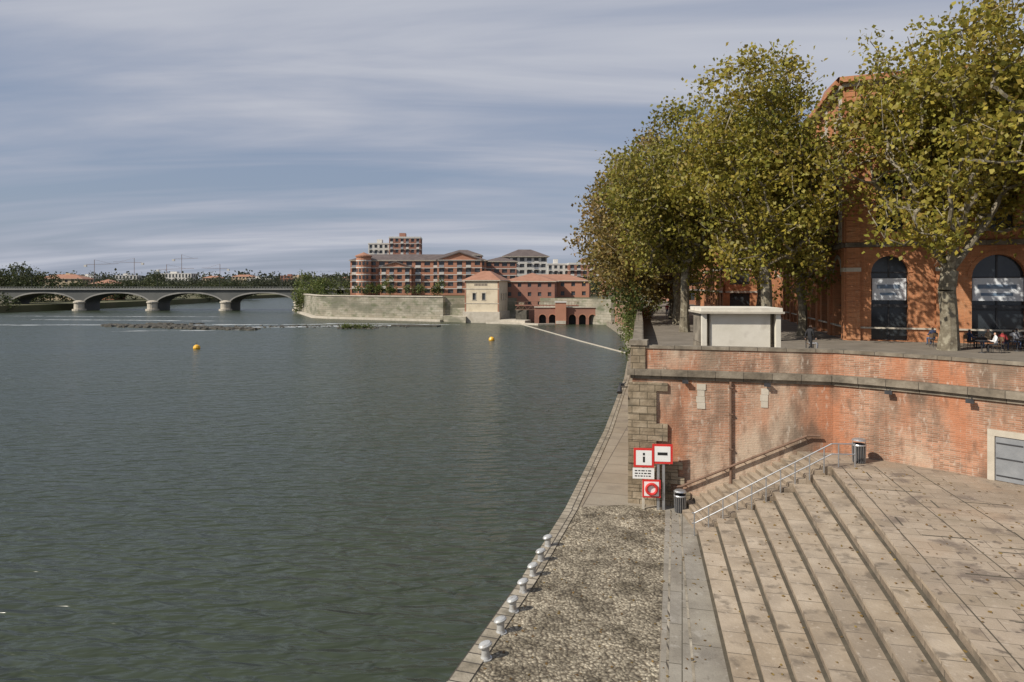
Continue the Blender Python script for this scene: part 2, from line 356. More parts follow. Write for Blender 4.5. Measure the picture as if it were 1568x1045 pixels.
# ------------------------------------------------------------------ architecture helpers
def arch_wall(mb, x0, x1, y, z0, z1, ops, depth, mw, mg, mt, tt=.28, n=12, mull=True):
    cur = x0
    for (cx, w, zb, zs, ar) in ops:
        a, b = cx - w / 2, cx + w / 2
        mb.quad([(cur, y, z0), (a, y, z0), (a, y, z1), (cur, y, z1)], mw)
        if zb > z0 + .01:
            mb.quad([(a, y, z0), (b, y, z0), (b, y, zb), (a, y, zb)], mw)
            mb.quad([(a, y, zb), (b, y, zb), (b, y + depth, zb), (a, y + depth, zb)], mt)
        if ar: arc = [(cx - w / 2 * math.cos(math.pi * i / n), zs + w / 2 * ar * math.sin(math.pi * i / n)) for i in range(n + 1)]
        else: arc = [(a, zs), (b, zs)]
        for (p, q) in zip(arc[:-1], arc[1:]):
            mb.quad([(p[0], y, p[1]), (q[0], y, q[1]), (q[0], y, z1), (p[0], y, z1)], mw)
            if depth: mb.quad([(p[0], y, p[1]), (q[0], y, q[1]), (q[0], y + depth, q[1]), (p[0], y + depth, p[1])], mw)
            if ar and mt:
                f = lambda s: (cx + (s[0] - cx) * (1 + tt / (w / 2)), zs + (s[1] - zs) * (1 + tt / (w / 2 * ar)))
                P, Q = f(p), f(q)
                mb.quad([(p[0], y - .06, p[1]), (q[0], y - .06, q[1]), (Q[0], y - .06, Q[1]), (P[0], y - .06, P[1])], mt)
                mb.quad([(P[0], y - .06, P[1]), (Q[0], y - .06, Q[1]), (Q[0], y, Q[1]), (P[0], y, P[1])], mt)
                mb.quad([(p[0], y - .06, p[1]), (q[0], y - .06, q[1]), (q[0], y, q[1]), (p[0], y, p[1])], mt)
        if depth:
            for xx in (a, b): mb.quad([(xx, y, zb), (xx, y + depth, zb), (xx, y + depth, zs), (xx, y, zs)], mw)
        if not ar and mt:
            mb.box(a - .18, a - .002, y - .06, y - .001, zb, zs, mt); mb.box(b + .002, b + .18, y - .06, y - .001, zb, zs, mt)
            mb.box(a - .25, b + .25, y - .10, y - .001, zs + .002, zs + .3, mt); mb.box(a - .25, b + .25, y - .12, y - .001, zb - .15, zb - .002, mt)
        if mg:
            mb.quad([(a, y + depth, zb), (b, y + depth, zb)] + [(p[0], y + depth, p[1]) for p in reversed(arc)], mg)
            if mull:
                mb.box(cx - .05, cx + .05, y + depth - .08, y + depth - .01, zb, zs + (w / 2 * ar) - .02, 'dark')
                mb.box(a, b, y + depth - .10, y + depth - .012, zs - .06, zs + .04, 'dark')
                mb.box(a, b, y + depth - .10, y + depth - .012, (zb + zs) / 2 - .03, (zb + zs) / 2 + .03, 'dark')
        cur = b
    mb.quad([(cur, y, z0), (x1, y, z0), (x1, y, z1), (cur, y, z1)], mw)

def facade(mb, x0, x1, y, z0, nf, fh, nb, pier, sill, depth, mw, mband=None, balc=0):
    W = (x1 - x0)
    for f in range(nf):
        zb = z0 + f * fh
        mb.box(x0, x1, y + .02, y + depth, zb, zb + sill, mw)
        mb.box(x0, x1, y + .02, y + depth, zb + fh - .35, zb + fh, mw)
        if mband: mb.box(x0, x1, y - .08, y + .018, zb + fh - .3, zb + fh - .02, mband)
    bw = W / nb
    for b in range(nb + 1):
        xa = max(x0, x0 + b * bw - pier / 2); xb = min(x1, x0 + b * bw + pier / 2)
        mb.box(xa, xb, y, y + depth - .01, z0, z0 + nf * fh - .36, mw)
    if balc:
        for f in range(1, nf):
            for b in range(nb):
                if (b * 7 + balc) % 3 == 0: continue
                xa = x0 + b * bw + pier / 2 + .1; xb = x0 + (b + 1) * bw - pier / 2 - .1; zb = z0 + f * fh
                mb.box(xa, xb, y - 1.0, y - .09, zb - .12, zb + .05, 'white')
                mb.box(xa, xb, y - 1.0, y - .95, zb + .06, zb + .95, 'white' if (b + f) % 2 else 'metal')

def building(name, ox, oy, ang, w, d, z0, nf, fh, nb, ns, wall='brickfar', band='white', roof='hip', rh=2.5, over=.6, rmat='tile', sill=.9, pier=1.2, balc=0, glass='glassfar', zbase=None):
    e = empty(name); mb = MB(); mb.T = TR(ox, oy, 0, ang); dep = .35
    facade(mb, 0, w, 0, z0, nf, fh, nb, pier, sill, dep, wall, band, balc)
    mb.T = TR(ox, oy, 0, ang) @ TR(w, 0, 0, 90)
    facade(mb, dep, d, 0, z0, nf, fh, ns, pier, sill, dep, wall, band)
    mb.T = TR(ox, oy, 0, ang) @ TR(0, d, 0, -90)
    facade(mb, 0, d - dep, 0, z0, nf, fh, ns, pier, sill, dep, wall, band)
    mb.T = TR(ox, oy, 0, ang)
    if zbase is not None: mb.box(.05, w - .05, .05, d, zbase, z0 - .002, wall)
    mb.build('walls', e)
    g = MB(); g.T = mb.T; H = z0 + nf * fh
    g.box(dep + .02, w - dep - .02, dep + .02, d - .05, z0, H - .05, glass); g.build('windows', e)
    r = MB(); r.T = mb.T; a = over
    if roof == 'flat':
        r.box(-.15, w + .15, -.15, d + .15, H + .002, H + .7, band or wall); r.box(w * .3, w * .5, d * .3, d * .7, H + .7, H + 3, wall)
    elif roof == 'hip':
        k = min(w, d) / 2; zt = H + rh
        P = [(-a, -a), (w + a, -a), (w + a, d + a), (-a, d + a)]
        r.prism(P, H + .002, H + .25, 'stone')
        A, B, C, D = [(*p, H + .252) for p in P]
        if w >= d: E, F = (k, d / 2, zt), (w - k, d / 2, zt)
        else: E, F = (w / 2, k, zt), (w / 2, d - k, zt)
        if w >= d:
            r.quad([A, B, F, E], rmat); r.quad([C, D, E, F], rmat); r.quad([B, C, F], rmat); r.quad([D, A, E], rmat)
        else:
            r.quad([B, C, F, E], rmat); r.quad([D, A, E, F], rmat); r.quad([A, B, E], rmat); r.quad([C, D, F], rmat)
    elif roof == 'gable':
        zt = H + rh
        r.prism([(-a, -a), (w + a, -a), (w + a, d), (-a, d)], H + .002, H + .2, 'white')
        r.quad([(0, 0, H + .2), (w, 0, H + .2), (w / 2, 0, zt - .1)], wall)
        for s_ in ((-a, w / 2), (w + a, w / 2)):
            r.quad([(s_[0], -a, H + .21), (s_[1], -a, zt), (s_[1], d, zt), (s_[0], d, H + .21)], rmat)
            r.quad([(s_[0], -a, H + .21), (s_[1], -a, zt), (s_[1], -a, zt - .45), (s_[0], -a, H - .2)], rmat)
    r.build('roof', e)
    return e

def miter(pts, off):
    out = []; n = len(pts)
    for i in range(n):
        ds = []
        if i > 0: ds.append((Vector(pts[i]) - Vector(pts[i - 1])).normalized())
        if i < n - 1: ds.append((Vector(pts[i + 1]) - Vector(pts[i])).normalized())
        ns = [Vector((d.y, -d.x)) for d in ds]
        b = sum(ns, Vector((0, 0))); b.normalize(); c = max(.35, b.dot(ns[0]))
        out.append((pts[i][0] + b.x * off / c, pts[i][1] + b.y * off / c))
    return out
def wallstrip(mb, pts, z0, z1, o0, o1, k, kt=None):
    A, B = miter(pts, o0), miter(pts, o1)
    for i in range(len(pts) - 1):
        a, b, c, d = A[i], A[i + 1], B[i + 1], B[i]
        mb.quad([(*a, z0), (*b, z0), (*b, z1), (*a, z1)], k); mb.quad([(*d, z0), (*c, z0), (*c, z1), (*d, z1)], k)
        ang = math.atan2(b[1] - a[1], b[0] - a[0])
        mb.quad([(*a, z1), (*b, z1), (*c, z1), (*d, z1)], kt or k, uva=ang); mb.quad([(*a, z0), (*b, z0), (*c, z0), (*d, z0)], k, uva=ang)
    for i in (0, -1): mb.quad([(*A[i], z0), (*B[i], z0), (*B[i], z1), (*A[i], z1)], k)

# ------------------------------------------------------------------ ground, water
g = MB(); g.quad([(-4000, -300, -4), (4000, -300, -4), (4000, 6000, -4), (-4000, 6000, -4)], 'land'); g.build('ground')
w = MB(); w.quad([(-900, -60, 0), (300, -60, 0), (300, 900, 0), (-900, 900, 0)], 'water'); w.build('river_water')
lb = MB(); lb.prism([(-900, 120), (-330, 240), (-228, 297), (-216, 345), (-213, 455), (-235, 607), (-228, 700), (-190, 760), (-900, 760)], -3.9, 3.0, 'land'); lb.build('river_bank')
lb = MB(); lb.prism([(-4000, 755), (-228, 755), (-170, 742), (4000, 742), (4000, 6000), (-4000, 6000)], -3.9, 2.9, 'land'); lb.build('far_terrain')
rb = MB(); rb.prism([(-88, 300), (-72, 256), (-23, 230), (-14, 230), (8, 232), (30, 207), (400, 207), (400, 739), (-195, 739), (-200, 640), (-150, 470), (-105, 335)], -3.9, 7.9, 'quaystone', 'land'); rb.build('river_embankment_land')

# quay
E = [(-7.5, 2), (-1.8, 18.9), (.39, 25.7), (2.6, 33.5), (6.95, 51.5), (13.2, 80.4), (17.6, 103.6), (22, 130), (26, 160), (28.5, 206)]
WL = [(31, 206), (29, 160), (25.2, 130), (20.5, 105), (15.2, 83), (10.3, 56.6), (6.1, 34.6), (15.1, 32.1), (16.6, 30.9), (18.3, 29.2), (20.2, 26.9), (21.8, 24.2), (22.9, 21), (23.5, 17), (23.8, 4)]
Ein = miter(E, .35)
q = MB(); q.uva = math.radians(74)
q.prism(Ein[:] + [(32, 206), (26, 130), (16, 83), (7, 34.7), (16, 33), (24, 17), (24, 2)], -3.8, 1.2, 'path'); q.build('quay_pavement')
c = MB(); wallstrip(c, E, -3.8, 1.24, 0, .6, 'curb'); c.build('quay_edge_kerb')
z = MB()
z.quad([(-7, 2.2, 1.204), (.1, 2.2, 1.204), (4.05, 18.9, 1.204), (7.55, 33.4, 1.204), (5.75, 34.2, 1.204), (3.15, 33.8, 1.204), (.95, 25.6, 1.204), (-1.2, 18.7, 1.204)], 'cobble'); z.build('cobbled_quay')
z = MB(); z.uva = math.radians(76)
z.quad([(.15, 2.2, 1.205), (3.0, 2.2, 1.205), (6.04, 18.9, 1.205), (8.15, 30, 1.205), (8.9, 33.7, 1.205), (7.62, 33.9, 1.205), (4.10, 18.9, 1.205)], 'conc'); z.build('concrete_walkway')
z = MB()
for dx in (0, .95):
    z.quad([(.32 + dx, 2.2, 1.209), (.40 + dx, 2.2, 1.209), (4.33 + dx * .8, 18.9, 1.209), (4.25 + dx * .8, 18.9, 1.209)], 'curb')
    z.quad([(4.25 + dx * .8, 18.9, 1.209), (4.33 + dx * .8, 18.9, 1.209), (7.82 + dx * .4, 33.4, 1.209), (7.74 + dx * .4, 33.4, 1.209)], 'curb')
z.build('drain_channel')

# terrace and tiers
B0, B1 = (8.15, 30.0), (3.3, 4.0)
T0, T1 = (13.95, 29.75), (7.3, 4.0)
def lerp(a, b, t): return (a[0] + (b[0] - a[0]) * t, a[1] + (b[1] - a[1]) * t)
st = MB(); NR = 8; rise = 3.1 / NR
st.uva = math.radians(77)
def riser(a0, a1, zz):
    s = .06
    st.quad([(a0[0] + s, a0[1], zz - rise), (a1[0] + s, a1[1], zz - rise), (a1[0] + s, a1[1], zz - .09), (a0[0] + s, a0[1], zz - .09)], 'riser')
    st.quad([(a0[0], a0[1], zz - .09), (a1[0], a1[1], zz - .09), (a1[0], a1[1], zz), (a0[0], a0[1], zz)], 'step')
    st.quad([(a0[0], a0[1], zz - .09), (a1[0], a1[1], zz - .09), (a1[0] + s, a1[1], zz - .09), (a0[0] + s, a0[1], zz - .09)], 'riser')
    st.quad([(a0[0] - .05, a0[1], zz - rise + .005), (a1[0] - .05, a1[1], zz - rise + .005), (a1[0] + s, a1[1], zz - rise + .03), (a0[0] + s, a0[1], zz - rise + .03)], 'dirt_shade')  # dark foot strip: shadow line painted in as colour, along with gathered dirt
for k in range(NR - 1):
    a0, a1 = lerp(B0, T0, k / (NR - 1)), lerp(B1, T1, k / (NR - 1)); b0, b1 = lerp(B0, T0, (k + 1) / (NR - 1)), lerp(B1, T1, (k + 1) / (NR - 1))
    zz = 1.2 + (k + 1) * rise
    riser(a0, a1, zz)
    st.quad([(*a0, zz), (*a1, zz), (b1[0] + .06, b1[1], zz), (b0[0] + .06, b0[1], zz)], 'step')
    st.quad([(*a0, 1.2), (*b0, 1.2), (*b0, zz), (*a0, zz)], 'step')
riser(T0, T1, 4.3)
st.build('seating_steps')
t = MB(); t.uva = math.radians(-15)
t.quad([(*T1, 4.3), (24.1, 4, 4.3), (24, 17, 4.3), (20.6, 27.2, 4.3), (15.3, 32.5, 4.3), (13.9, 32.9, 4.3), (*T0, 4.3)], 'terrace'); t.build('terrace_pavement')
t = MB()
def slot(x0, y0, x1, y1, zz, w_=.03):
    d_ = Vector((x1 - x0, y1 - y0)).normalized(); n_ = Vector((-d_.y, d_.x)) * w_
    t.quad([(x0 - n_.x, y0 - n_.y, zz), (x1 - n_.x, y1 - n_.y, zz), (x1 + n_.x, y1 + n_.y, zz), (x0 + n_.x, y0 + n_.y, zz)], 'dirt_shade')
rs = random.Random(12)
for i in range(26):
    u, v_ = rs.uniform(.06, .9), rs.uniform(.12, .95)
    px_ = 7.3 + v_ * 6.6 + u * 9; py_ = 4 + v_ * 25.5
    if px_ > 19 - max(0, py_ - 24) * .7: continue
    if rs.random() < .6: slot(px_, py_, px_ + 1.5, py_ - .4, 4.304)
    else: slot(px_, py_, px_ + .22, py_ + .85, 4.3045)
for j in range(3):
    o_ = .75 + j * 2.6
    slot(T1[0] + o_, T1[1], T0[0] + o_ * .55, T0[1], 4.3055 + j * .001, .02)
t.build('terrace_drain_slots')
ns = MB(); nst = 16
for k in range(nst):
    xa = 8.2 + 5.75 * k / nst; xb = 8.2 + 5.75 * (k + 1) / nst + (.3 if k == nst - 1 else 0)
    zt = 1.2 + 3.1 * (k + 1) / nst - (.004 if k == nst - 1 else 0)
    y0_ = 30.02 - .045 * (xa - 8.2)
    ns.box(xa, xb, y0_, 34.2, 1.0, zt, 'step')
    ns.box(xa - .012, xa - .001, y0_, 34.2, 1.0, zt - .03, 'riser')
ns.build('stone_stairs')
# fallen leaves
rng = np.random.default_rng(77); n_ = 900
v = rng.random(n_) ** .8; u = rng.random(n_)
C = []
for a, b in zip(u, v):
    yy = 5 + b * 28
    if a < .42:
        x = -1.2 + (yy - 18.9) * .30 + rng.uniform(0, 7); zz = 1.225
        if x > B1[0] + (yy - 4) * .1865 - .1: continue
    else:
        x = T1[0] + (yy - 4) * .258 + rng.uniform(.2, 10); zz = 4.32
        if x > 23.2 - max(0, yy - 17) * .3 - max(0, yy - 25) * .9 or yy > 31: continue
    C.append((x, yy, zz))
for k in range(7):
    for _ in range(45):
        f = rng.random(); a = lerp(lerp(B0, T0, k / 7), lerp(B1, T1, k / 7), f); C.append((a[0] + rng.uniform(.2, .75), a[1], 1.2 + (k + 1) * rise + .02))
C = np.array(C); leaf_quads(C, .10, leaf_colors(len(C), 1, 'fallen', rng), rng, 'fallen_leaves', None, .9)

# retaining wall
W = empty('brick_retaining_wall')
mb = MB(); wallstrip(mb, WL, -1, 7.68, 0, -1.2, 'wallbrick'); mb.build('wall', W)
mb = MB(); wallstrip(mb, WL, 7.682, 7.98, .26, -1.0, 'coping'); wallstrip(mb, WL, 7.50, 7.678, .10, -.1, 'coping')
wallstrip(mb, WL, 9.02, 9.17, .05, -.55, 'coping'); mb.build('cornice_and_coping', W)
mb = MB(); wallstrip(mb, WL, 7.985, 9.018, -.02, -.48, 'wallbrick'); mb.build('parapet', W)
mb = MB()
rr = random.Random(3)
ux, uy = (9.0 / 9.34), (-2.5 / 9.34)
mb.T = Matrix.Translation((6.1, 34.6, 0)) @ Matrix.Rotation(math.atan2(uy, ux), 4, 'Z')
zc = 1.2
while zc < 7.2:
    hh = rr.uniform(.36, .46); wl = rr.choice([1.2, 1.75]); mb.box(-.22 + rr.uniform(0, .04), wl, -.14 - rr.uniform(0, .05), .5 + rr.choice([0, .7]), zc, min(zc + hh - .012, 7.48), 'stonepier'); zc += hh
for (xs, z0_, z1_, ww) in ((3.35, 6.1, 7.2, .34), (6.3, 6.3, 7.2, .28)):
    zc = z0_
    while zc < z1_:
        mb.box(xs - ww / 2 - rr.uniform(0, .06), xs + ww / 2 + rr.uniform(0, .06), -.02 - rr.uniform(0, .02), .1, zc, zc + .30, 'stone'); zc += .31
zc = 1.2
while zc < 3.8: mb.box(-.1, 2.5 + rr.uniform(-.5, .6) - (zc - 1.2) * .3, -.10 - rr.uniform(0, .03), .1, zc, zc + .355, 'stonepier'); zc += .37
mb.box(-.15, .75, -.15, .75, 9.172, 9.42, 'coping'); mb.box(-.08, .65, -.08, .65, 7.99, 9.17, 'stonepier')
mb.tube((4.75, -.12, 1.9), (4.75, -.12, 7.5), .065, 'rust', 8)
for zb in (2.5, 4.2, 5.9, 7.2): mb.box(4.65, 4.85, -.2, 0, zb, zb + .06, 'rust')
mb.build('stone_quoins_and_drainpipe', W)
hr = MB(); hr.T = Matrix.Translation((6.1, 34.6, 0)) @ Matrix.Rotation(math.atan2(uy, ux), 4, 'Z')
hr.tube((2.4, -.22, 2.25), (8.2, -.22, 5.1), .06, 'rust', 8); hr.tube((8.2, -.22, 5.1), (8.75, -.22, 5.12), .06, 'rust', 8); hr.tube((2.4, -.22, 2.25), (2.05, -.22, 2.2), .06, 'rust', 8)
for i in range(7):
    tt = i / 6; x = 2.6 + 5.5 * tt; zz = 2.25 + 2.85 * (x - 2.4) / 5.8; hr.tube((x, -.22, zz), (x, 0, zz - .1), .025, 'rust', 6)
hr.build('wall_handrail')
hr = MB()
def stz(x): return 1.2 + 3.1 * max(0, min(1, (x - 8.0) / 5.9))
def sty(x): return 29.95 - .045 * (x - 8.2)
xs = [8.0 + i * .62 for i in range(11)]
for x in xs: hr.tube((x, sty(x), stz(x) - .1), (x, sty(x), stz(x) + 1.0), .028, 'metal', 6)
for dz in (1.0, .55):
    hr.tube((7.9, sty(7.9), 1.2 + dz), (8.0, sty(8), 1.2 + dz), .03, 'metal', 6)
    hr.tube((8.0, sty(8), 1.2 + dz), (13.9, sty(13.9), 4.3 + dz), .03, 'metal', 6)
    hr.tube((13.9, sty(13.9), 4.3 + dz), (14.9, sty(14.9), 4.3 + dz), .03, 'metal', 6)
hr.tube((14.9, sty(14.9), 4.3), (14.9, sty(14.9), 5.3), .028, 'metal', 6)
hr.build('stair_railing')
d = MB(); ang = math.degrees(math.atan2(26.9 - 29.2, 20.2 - 18.3)); d.T = TR(18.3, 29.2, 0, ang)
d.box(1.75, 2.0, -.08, .1, 4.3, 6.1, 'stone'); d.box(1.75, 3.6, -.08, .1, 6.102, 6.35, 'stone'); d.box(2.02, 2.98, -.03, .05, 4.32, 6.1, 'door')
for zz_ in (4.5, 5.2, 5.8): d.box(2.05, 2.95, -.05, -.031, zz_, zz_ + .05, 'dark')
d.build('service_door')
def flood(x, y, zz_, a):
    m = MB(); m.T = TR(x, y, zz_, a); m.box(-.13, .13, -.28, -.1, -.08, .05, 'dark'); m.tube((0, -.12, 0), (0, .02, .1), .025, 'dark', 6); m.box(-.15, .15, -.30, -.28, -.10, .07, 'dark'); m.build('wall_floodlight')
for (s_, zz_) in ((2.6, 7.45), (6.4, 7.45)): flood(6.1 + ux * s_, 34.6 + uy * s_ - .02, zz_, -15)
flood(16.9, 30.5, 7.45, -45); flood(19.0, 28.2, 7.45, -50); flood(5.85, 35.2, 7.1, -80)
m = MB(); m.tube((5.9, 34.9, 7.0), (5.45, 34.5, 7.05), .03, 'dark'); m.tube((5.45, 34.5, 7.05), (5.4, 34.3, 6.8), .1, 'dark', 10, .14); m.build('security_camera')

for i, (x, y) in enumerate([(-.78, 20.1), (-.36, 21.6), (.03, 23.0), (.40, 24.4), (.79, 25.8), (1.15, 27.2), (1.51, 28.7)]):
    m = MB(); m.T = Matrix.Translation((x, y, 1.204)) @ Matrix.Rotation(math.radians(20 + random.uniform(-6, 6)), 4, 'Z')
    m.lathe(0, 0, [(0, .03), (.20, .03), (.20, 0)], 'bollard', 20)
    m.lathe(0, 0, [(.15, .03), (.125, .10), (.115, .30), (.13, .36)], 'bollard', 20)
    tl = Matrix.Translation((0, 0, .36)) @ Matrix.Rotation(math.radians(-14), 4, 'Y') @ Matrix.Scale(1.3, 4, (1, 0, 0))
    m.lathe(0, 0, [(.11, -.02), (.155, .01), (.165, .06), (.13, .11), (.07, .13), (0, .135)], 'bollard', 20, tl)
    o = m.build('mooring_bollard')
    for p in o.data.polygons: p.use_smooth = True

def litter_bin(x, y, zz_):
    m = MB(); m.T = Matrix.Translation((x, y, zz_))
    m.lathe(0, 0, [(0, 0), (.24, 0), (.27, .75), (.29, .77), (.29, .80), (.25, .80), (.23, .3), (0, .3)], 'dark', 18)
    for i in range(18):
        a = 2 * math.pi * i / 18; m.tube((.26 * math.cos(a), .26 * math.sin(a), .03), (.29 * math.cos(a), .29 * math.sin(a), .76), .012, 'metal', 4)
    m.lathe(0, 0, [(.30, .76), (.31, .80), (.29, .84), (.26, .84)], 'metal', 18)
    for s_ in (-1, 1): m.tube((.28 * s_, 0, .8), (.28 * s_, 0, 1.02), .015, 'metal', 6)
    m.lathe(0, 0, [(.31, 1.0), (.25, 1.06), (0, 1.10)], 'metal', 18)
    m.build('litter_bin')
litter_bin(8.15, 33.1, 1.205); litter_bin(15.45, 30.4, 4.3)

s = MB(); s.T = TR(6.45, 33.55, 1.2, -6)
for x in (.0, .72, .98): s.box(x - .06, x + .06, -.05, .05, 0, 2.6 if x < .9 else 3.1, 'stone' if x == 0 else 'metal')
s.build('sign_posts')
def signboard(name, x, y, zc, w, h, bars):
    m = MB(); m.T = TR(6.45, 33.55, 1.2, -6)
    m.box(x - w / 2, x + w / 2, y, y + .04, zc - h / 2, zc + h / 2, 'red')
    b = .11; m.box(x - w / 2 + b, x + w / 2 - b, y - .008, y - .001, zc - h / 2 + b, zc + h / 2 - b, 'whitep')
    for (x0, x1, z0_, z1_) in bars: m.box(x + x0, x + x1, y - .014, y - .009, zc + z0_, zc + z1_, 'black')
    m.build(name)
signboard('river_sign', .02, -.12, 2.55, .98, .94, [(-.05, .05, -.22, .06), (-.05, .05, .12, .24)])
signboard('river_sign', .92, -.10, 2.75, .98, .96, [(-.24, .24, -.06, .08)])
m = MB(); m.T = TR(6.45, 33.55, 1.2, -6); m.box(-.52, .52, -.12, -.08, 1.52, 2.04, 'whitep')
for i in range(3):
    x = -.42
    while x < .38:
        l = random.uniform(.06, .16); m.box(x, x + l, -.128, -.1205, 1.63 + i * .13, 1.68 + i * .13, 'black'); x += l + .05
m.build('information_plate')
L_ = empty('life_ring_station')
m = MB(); m.T = TR(6.45, 33.55, 1.2, -6); m.box(-.05, .82, -.16, -.08, .62, 1.48, 'red'); m.box(.03, .74, -.17, -.161, .70, 1.40, 'whitep'); m.build('board', L_)
m = MB(); m.T = TR(6.45, 33.55, 1.2, -6); m.torus((.385, -.23, 1.05), .25, .07, ('red', 'red', )); m.build('life_ring', L_)

Win = miter(WL, -.3)
s = MB(); s.prism(Win + [(200, 4), (200, 206)], 0, 8.1, 'wallbrick', 'asphalt'); s.build('promenade_pavement')

k = empty('utility_kiosk')
m = MB(); m.T = TR(10.35, 37.3, 8.1, -4)
m.box(.55, 3.75, .25, 3.0, 0, 2.55, 'kiosk'); m.box(.05, .30, .05, .35, 0, 2.55, 'kiosk'); m.box(4.0, 4.25, .05, .35, 0, 2.55, 'kiosk'); m.box(.1, .54, .6, 2.8, 0, 2.55, 'coping'); m.box(3.76, 4.2, .6, 2.8, 0, 2.55, 'coping')
m.build('walls', k)
m = MB(); m.T = TR(10.35, 37.3, 8.1, -4); m.box(-.1, 4.4, -.15, 3.2, 2.552, 2.66, 'stone'); m.box(-.02, 4.32, -.05, 3.1, 2.662, 2.86, 'kiosk'); m.build('roof', k)

# ------------------------------------------------------------------ hero brick building
H = empty('brick_building')
mb = MB()
mb.T = TR(25, 51, 0, math.degrees(math.atan2(-6, 15)))
cx = [2.83 + 6.7 * i for i in range(5)]
gw = [2.4, 3.2, 3.2, 3.2, 3.2]; Wd = 32.5
arch_wall(mb, 0, Wd, 0, 8.1, 15.2, [(c, w_, 8.15, 14.35 - w_ / 2, 1) for c, w_ in zip(cx, gw)], .6, 'brick', 'glass', 'brick')
arch_wall(mb, 0, Wd, 0, 15.2, 21.8, [(c, 1.8, 16.1, 20.3, 0) for c in cx], .4, 'brick', 'glass', 'brick')
arch_wall(mb, 0, Wd, 0, 21.8, 27.4, [(c, 1.7, 22.8, 25.2, .6) for c in cx], .4, 'brick', 'glass', 'stone')
def trims(mb, Wd, pil):
    mb.box(-.1, Wd, -.28, -.002, 15.0, 15.35, 'coping'); mb.box(-.1, Wd, -.2, -.002, 21.6, 21.9, 'stone'); mb.box(-.1, Wd, -.14, -.002, 9.0, 9.12, 'stone')
    mb.box(-.3, Wd, -.45, -.002, 26.9, 27.2, 'stone'); mb.box(-.5, Wd, -.75, -.002, 27.21, 27.6, 'brick')
    for p in pil:
        mb.box(p - .45, p + .45, -.2, -.003, 8.1, 14.99, 'brick'); mb.box(p - .4, p + .4, -.16, -.003, 15.36, 21.58, 'brick'); mb.box(p - .4, p + .4, -.16, -.003, 21.92, 26.88, 'brick')
        mb.box(p - .5, p + .5, -.26, -.004, 13.2, 13.5, 'stone')
trims(mb, Wd, [.45, 6.2, 12.9, 19.6, 26.3])
zc = 8.2; i = 0
while zc < 26.6:
    mb.box(-.04, .55 if i % 2 else .9, -.25, -.205 if zc < 14.9 else -.165, zc, zc + .36, 'brick'); zc += .40; i += 1
mb.build('front_wall', H)
m2 = MB(); LX, LY = 36, 95; Ls = math.hypot(11, 44); m2.T = TR(LX, LY, 0, math.degrees(math.atan2(51 - LY, 25 - LX)))
bx = [Ls - 3.0 - 5.2 * i for i in range(8)][::-1]
arch_wall(m2, 0, Ls, 0, 8.1, 15.2, [(c, 2.6, 8.15, 13.0, 1) for c in bx], .5, 'brick', 'glass', 'stone')
arch_wall(m2, 0, Ls, 0, 15.2, 21.8, [(c, 1.6, 16.3, 20.0, 0) for c in bx], .4, 'brick', 'glass', 'stone')
arch_wall(m2, 0, Ls, 0, 21.8, 27.4, [(c, 1.5, 22.9, 25.0, 0) for c in bx], .4, 'brick', 'glass', 'stone')
trims(m2, Ls - .3, [b + 2.6 for b in bx])
zc = 15.4; i = 0
while zc < 26.6:
    for xq in (Ls - 1.0, Ls - 6.2): m2.box(xq - (.5 if i % 2 else .7), xq + .3, -.24, -.165, zc, zc + .5, 'stone')
    zc += .55; i += 1
m2.build('river_wall', H)
rf = MB()
rf.quad([(24.2, 50.6, 27.62), (55, 38.2, 27.62), (66, 82, 33), (32, 70, 32)], 'tile'); rf.quad([(24.2, 50.6, 27.62), (35.3, 95, 27.62), (40, 92, 33), (32, 70, 32)], 'tile'); rf.quad([(40, 92, 33), (66, 82, 33), (32, 70, 32)], 'tile')
rf.build('roof', H)
ban = MB(); ban.T = mb.T
for c, w_ in zip(cx, gw):
    ban.box(c - w_ / 2 + .1, c + w_ / 2 - .1, .28, .33, 11.1, 12.7, 'banner')
    ban.box(c - w_ / 2 + .4, c + w_ / 2 - .5, .268, .279, 11.95, 12.25, 'bannerblue'); ban.box(c - w_ / 2 + .6, c + w_ / 2 - .7, .268, .279, 11.45, 11.65, 'bannerblue')
    ban.box(c - w_ / 2 + .02, c + w_ / 2 - .02, .2, .5, 10.6, 10.8, 'dark')
ban.build('banners', H)
building('riverside_house', 38, 142, -100, 45, 20, 8.1, 5, 3.3, 14, 5, wall='brick', band='stone', over=.8, rh=3, zbase=None)
building('riverside_house', 44, 204, -97, 58, 20, 8.1, 4, 3.3, 18, 5, wall='brickfar', band='stone', over=.8, rh=3)

# ------------------------------------------------------------------ plane trees
make_tree('plane_tree', (27.6, 43.2, 8.1), 22.8, (28.0, 43.0), 9.4, 11, n=520, per=58, leaf=.29, tr=.50, pal='planeyellow', zlow=.20, forkh=.22, spread=.62, nl=24)
make_tree('plane_tree', (37.5, 41, 8.1), 22, (36.5, 41), 7.5, 12, n=260, per=52, leaf=.28, tr=.45, pal='planeyellow', zlow=.3)
make_tree('plane_tree', (18.6, 50, 8.1), 22.6, (17.3, 50), 7.0, 13, n=470, per=58, leaf=.28, tr=.40, pal='planeyellow', zlow=.14, nl=24)
make_tree('plane_tree', (23.8, 56, 8.1), 20, (22.4, 56), 5.0, 14, n=190, per=42, leaf=.28, tr=.33, pal='plane', zlow=.12)
make_tree('plane_tree', (15.2, 60, 8.1), 21.3, (13.9, 60), 7.6, 15, n=460, per=54, leaf=.30, tr=.38, pal='plane', zlow=.06, nl=24)
make_tree('plane_tree', (17.2, 71, 8.1), 20.6, (14.0, 71), 8.0, 16, n=450, per=48, leaf=.32, tr=.38, pal='brown', zlow=.04, nl=24)
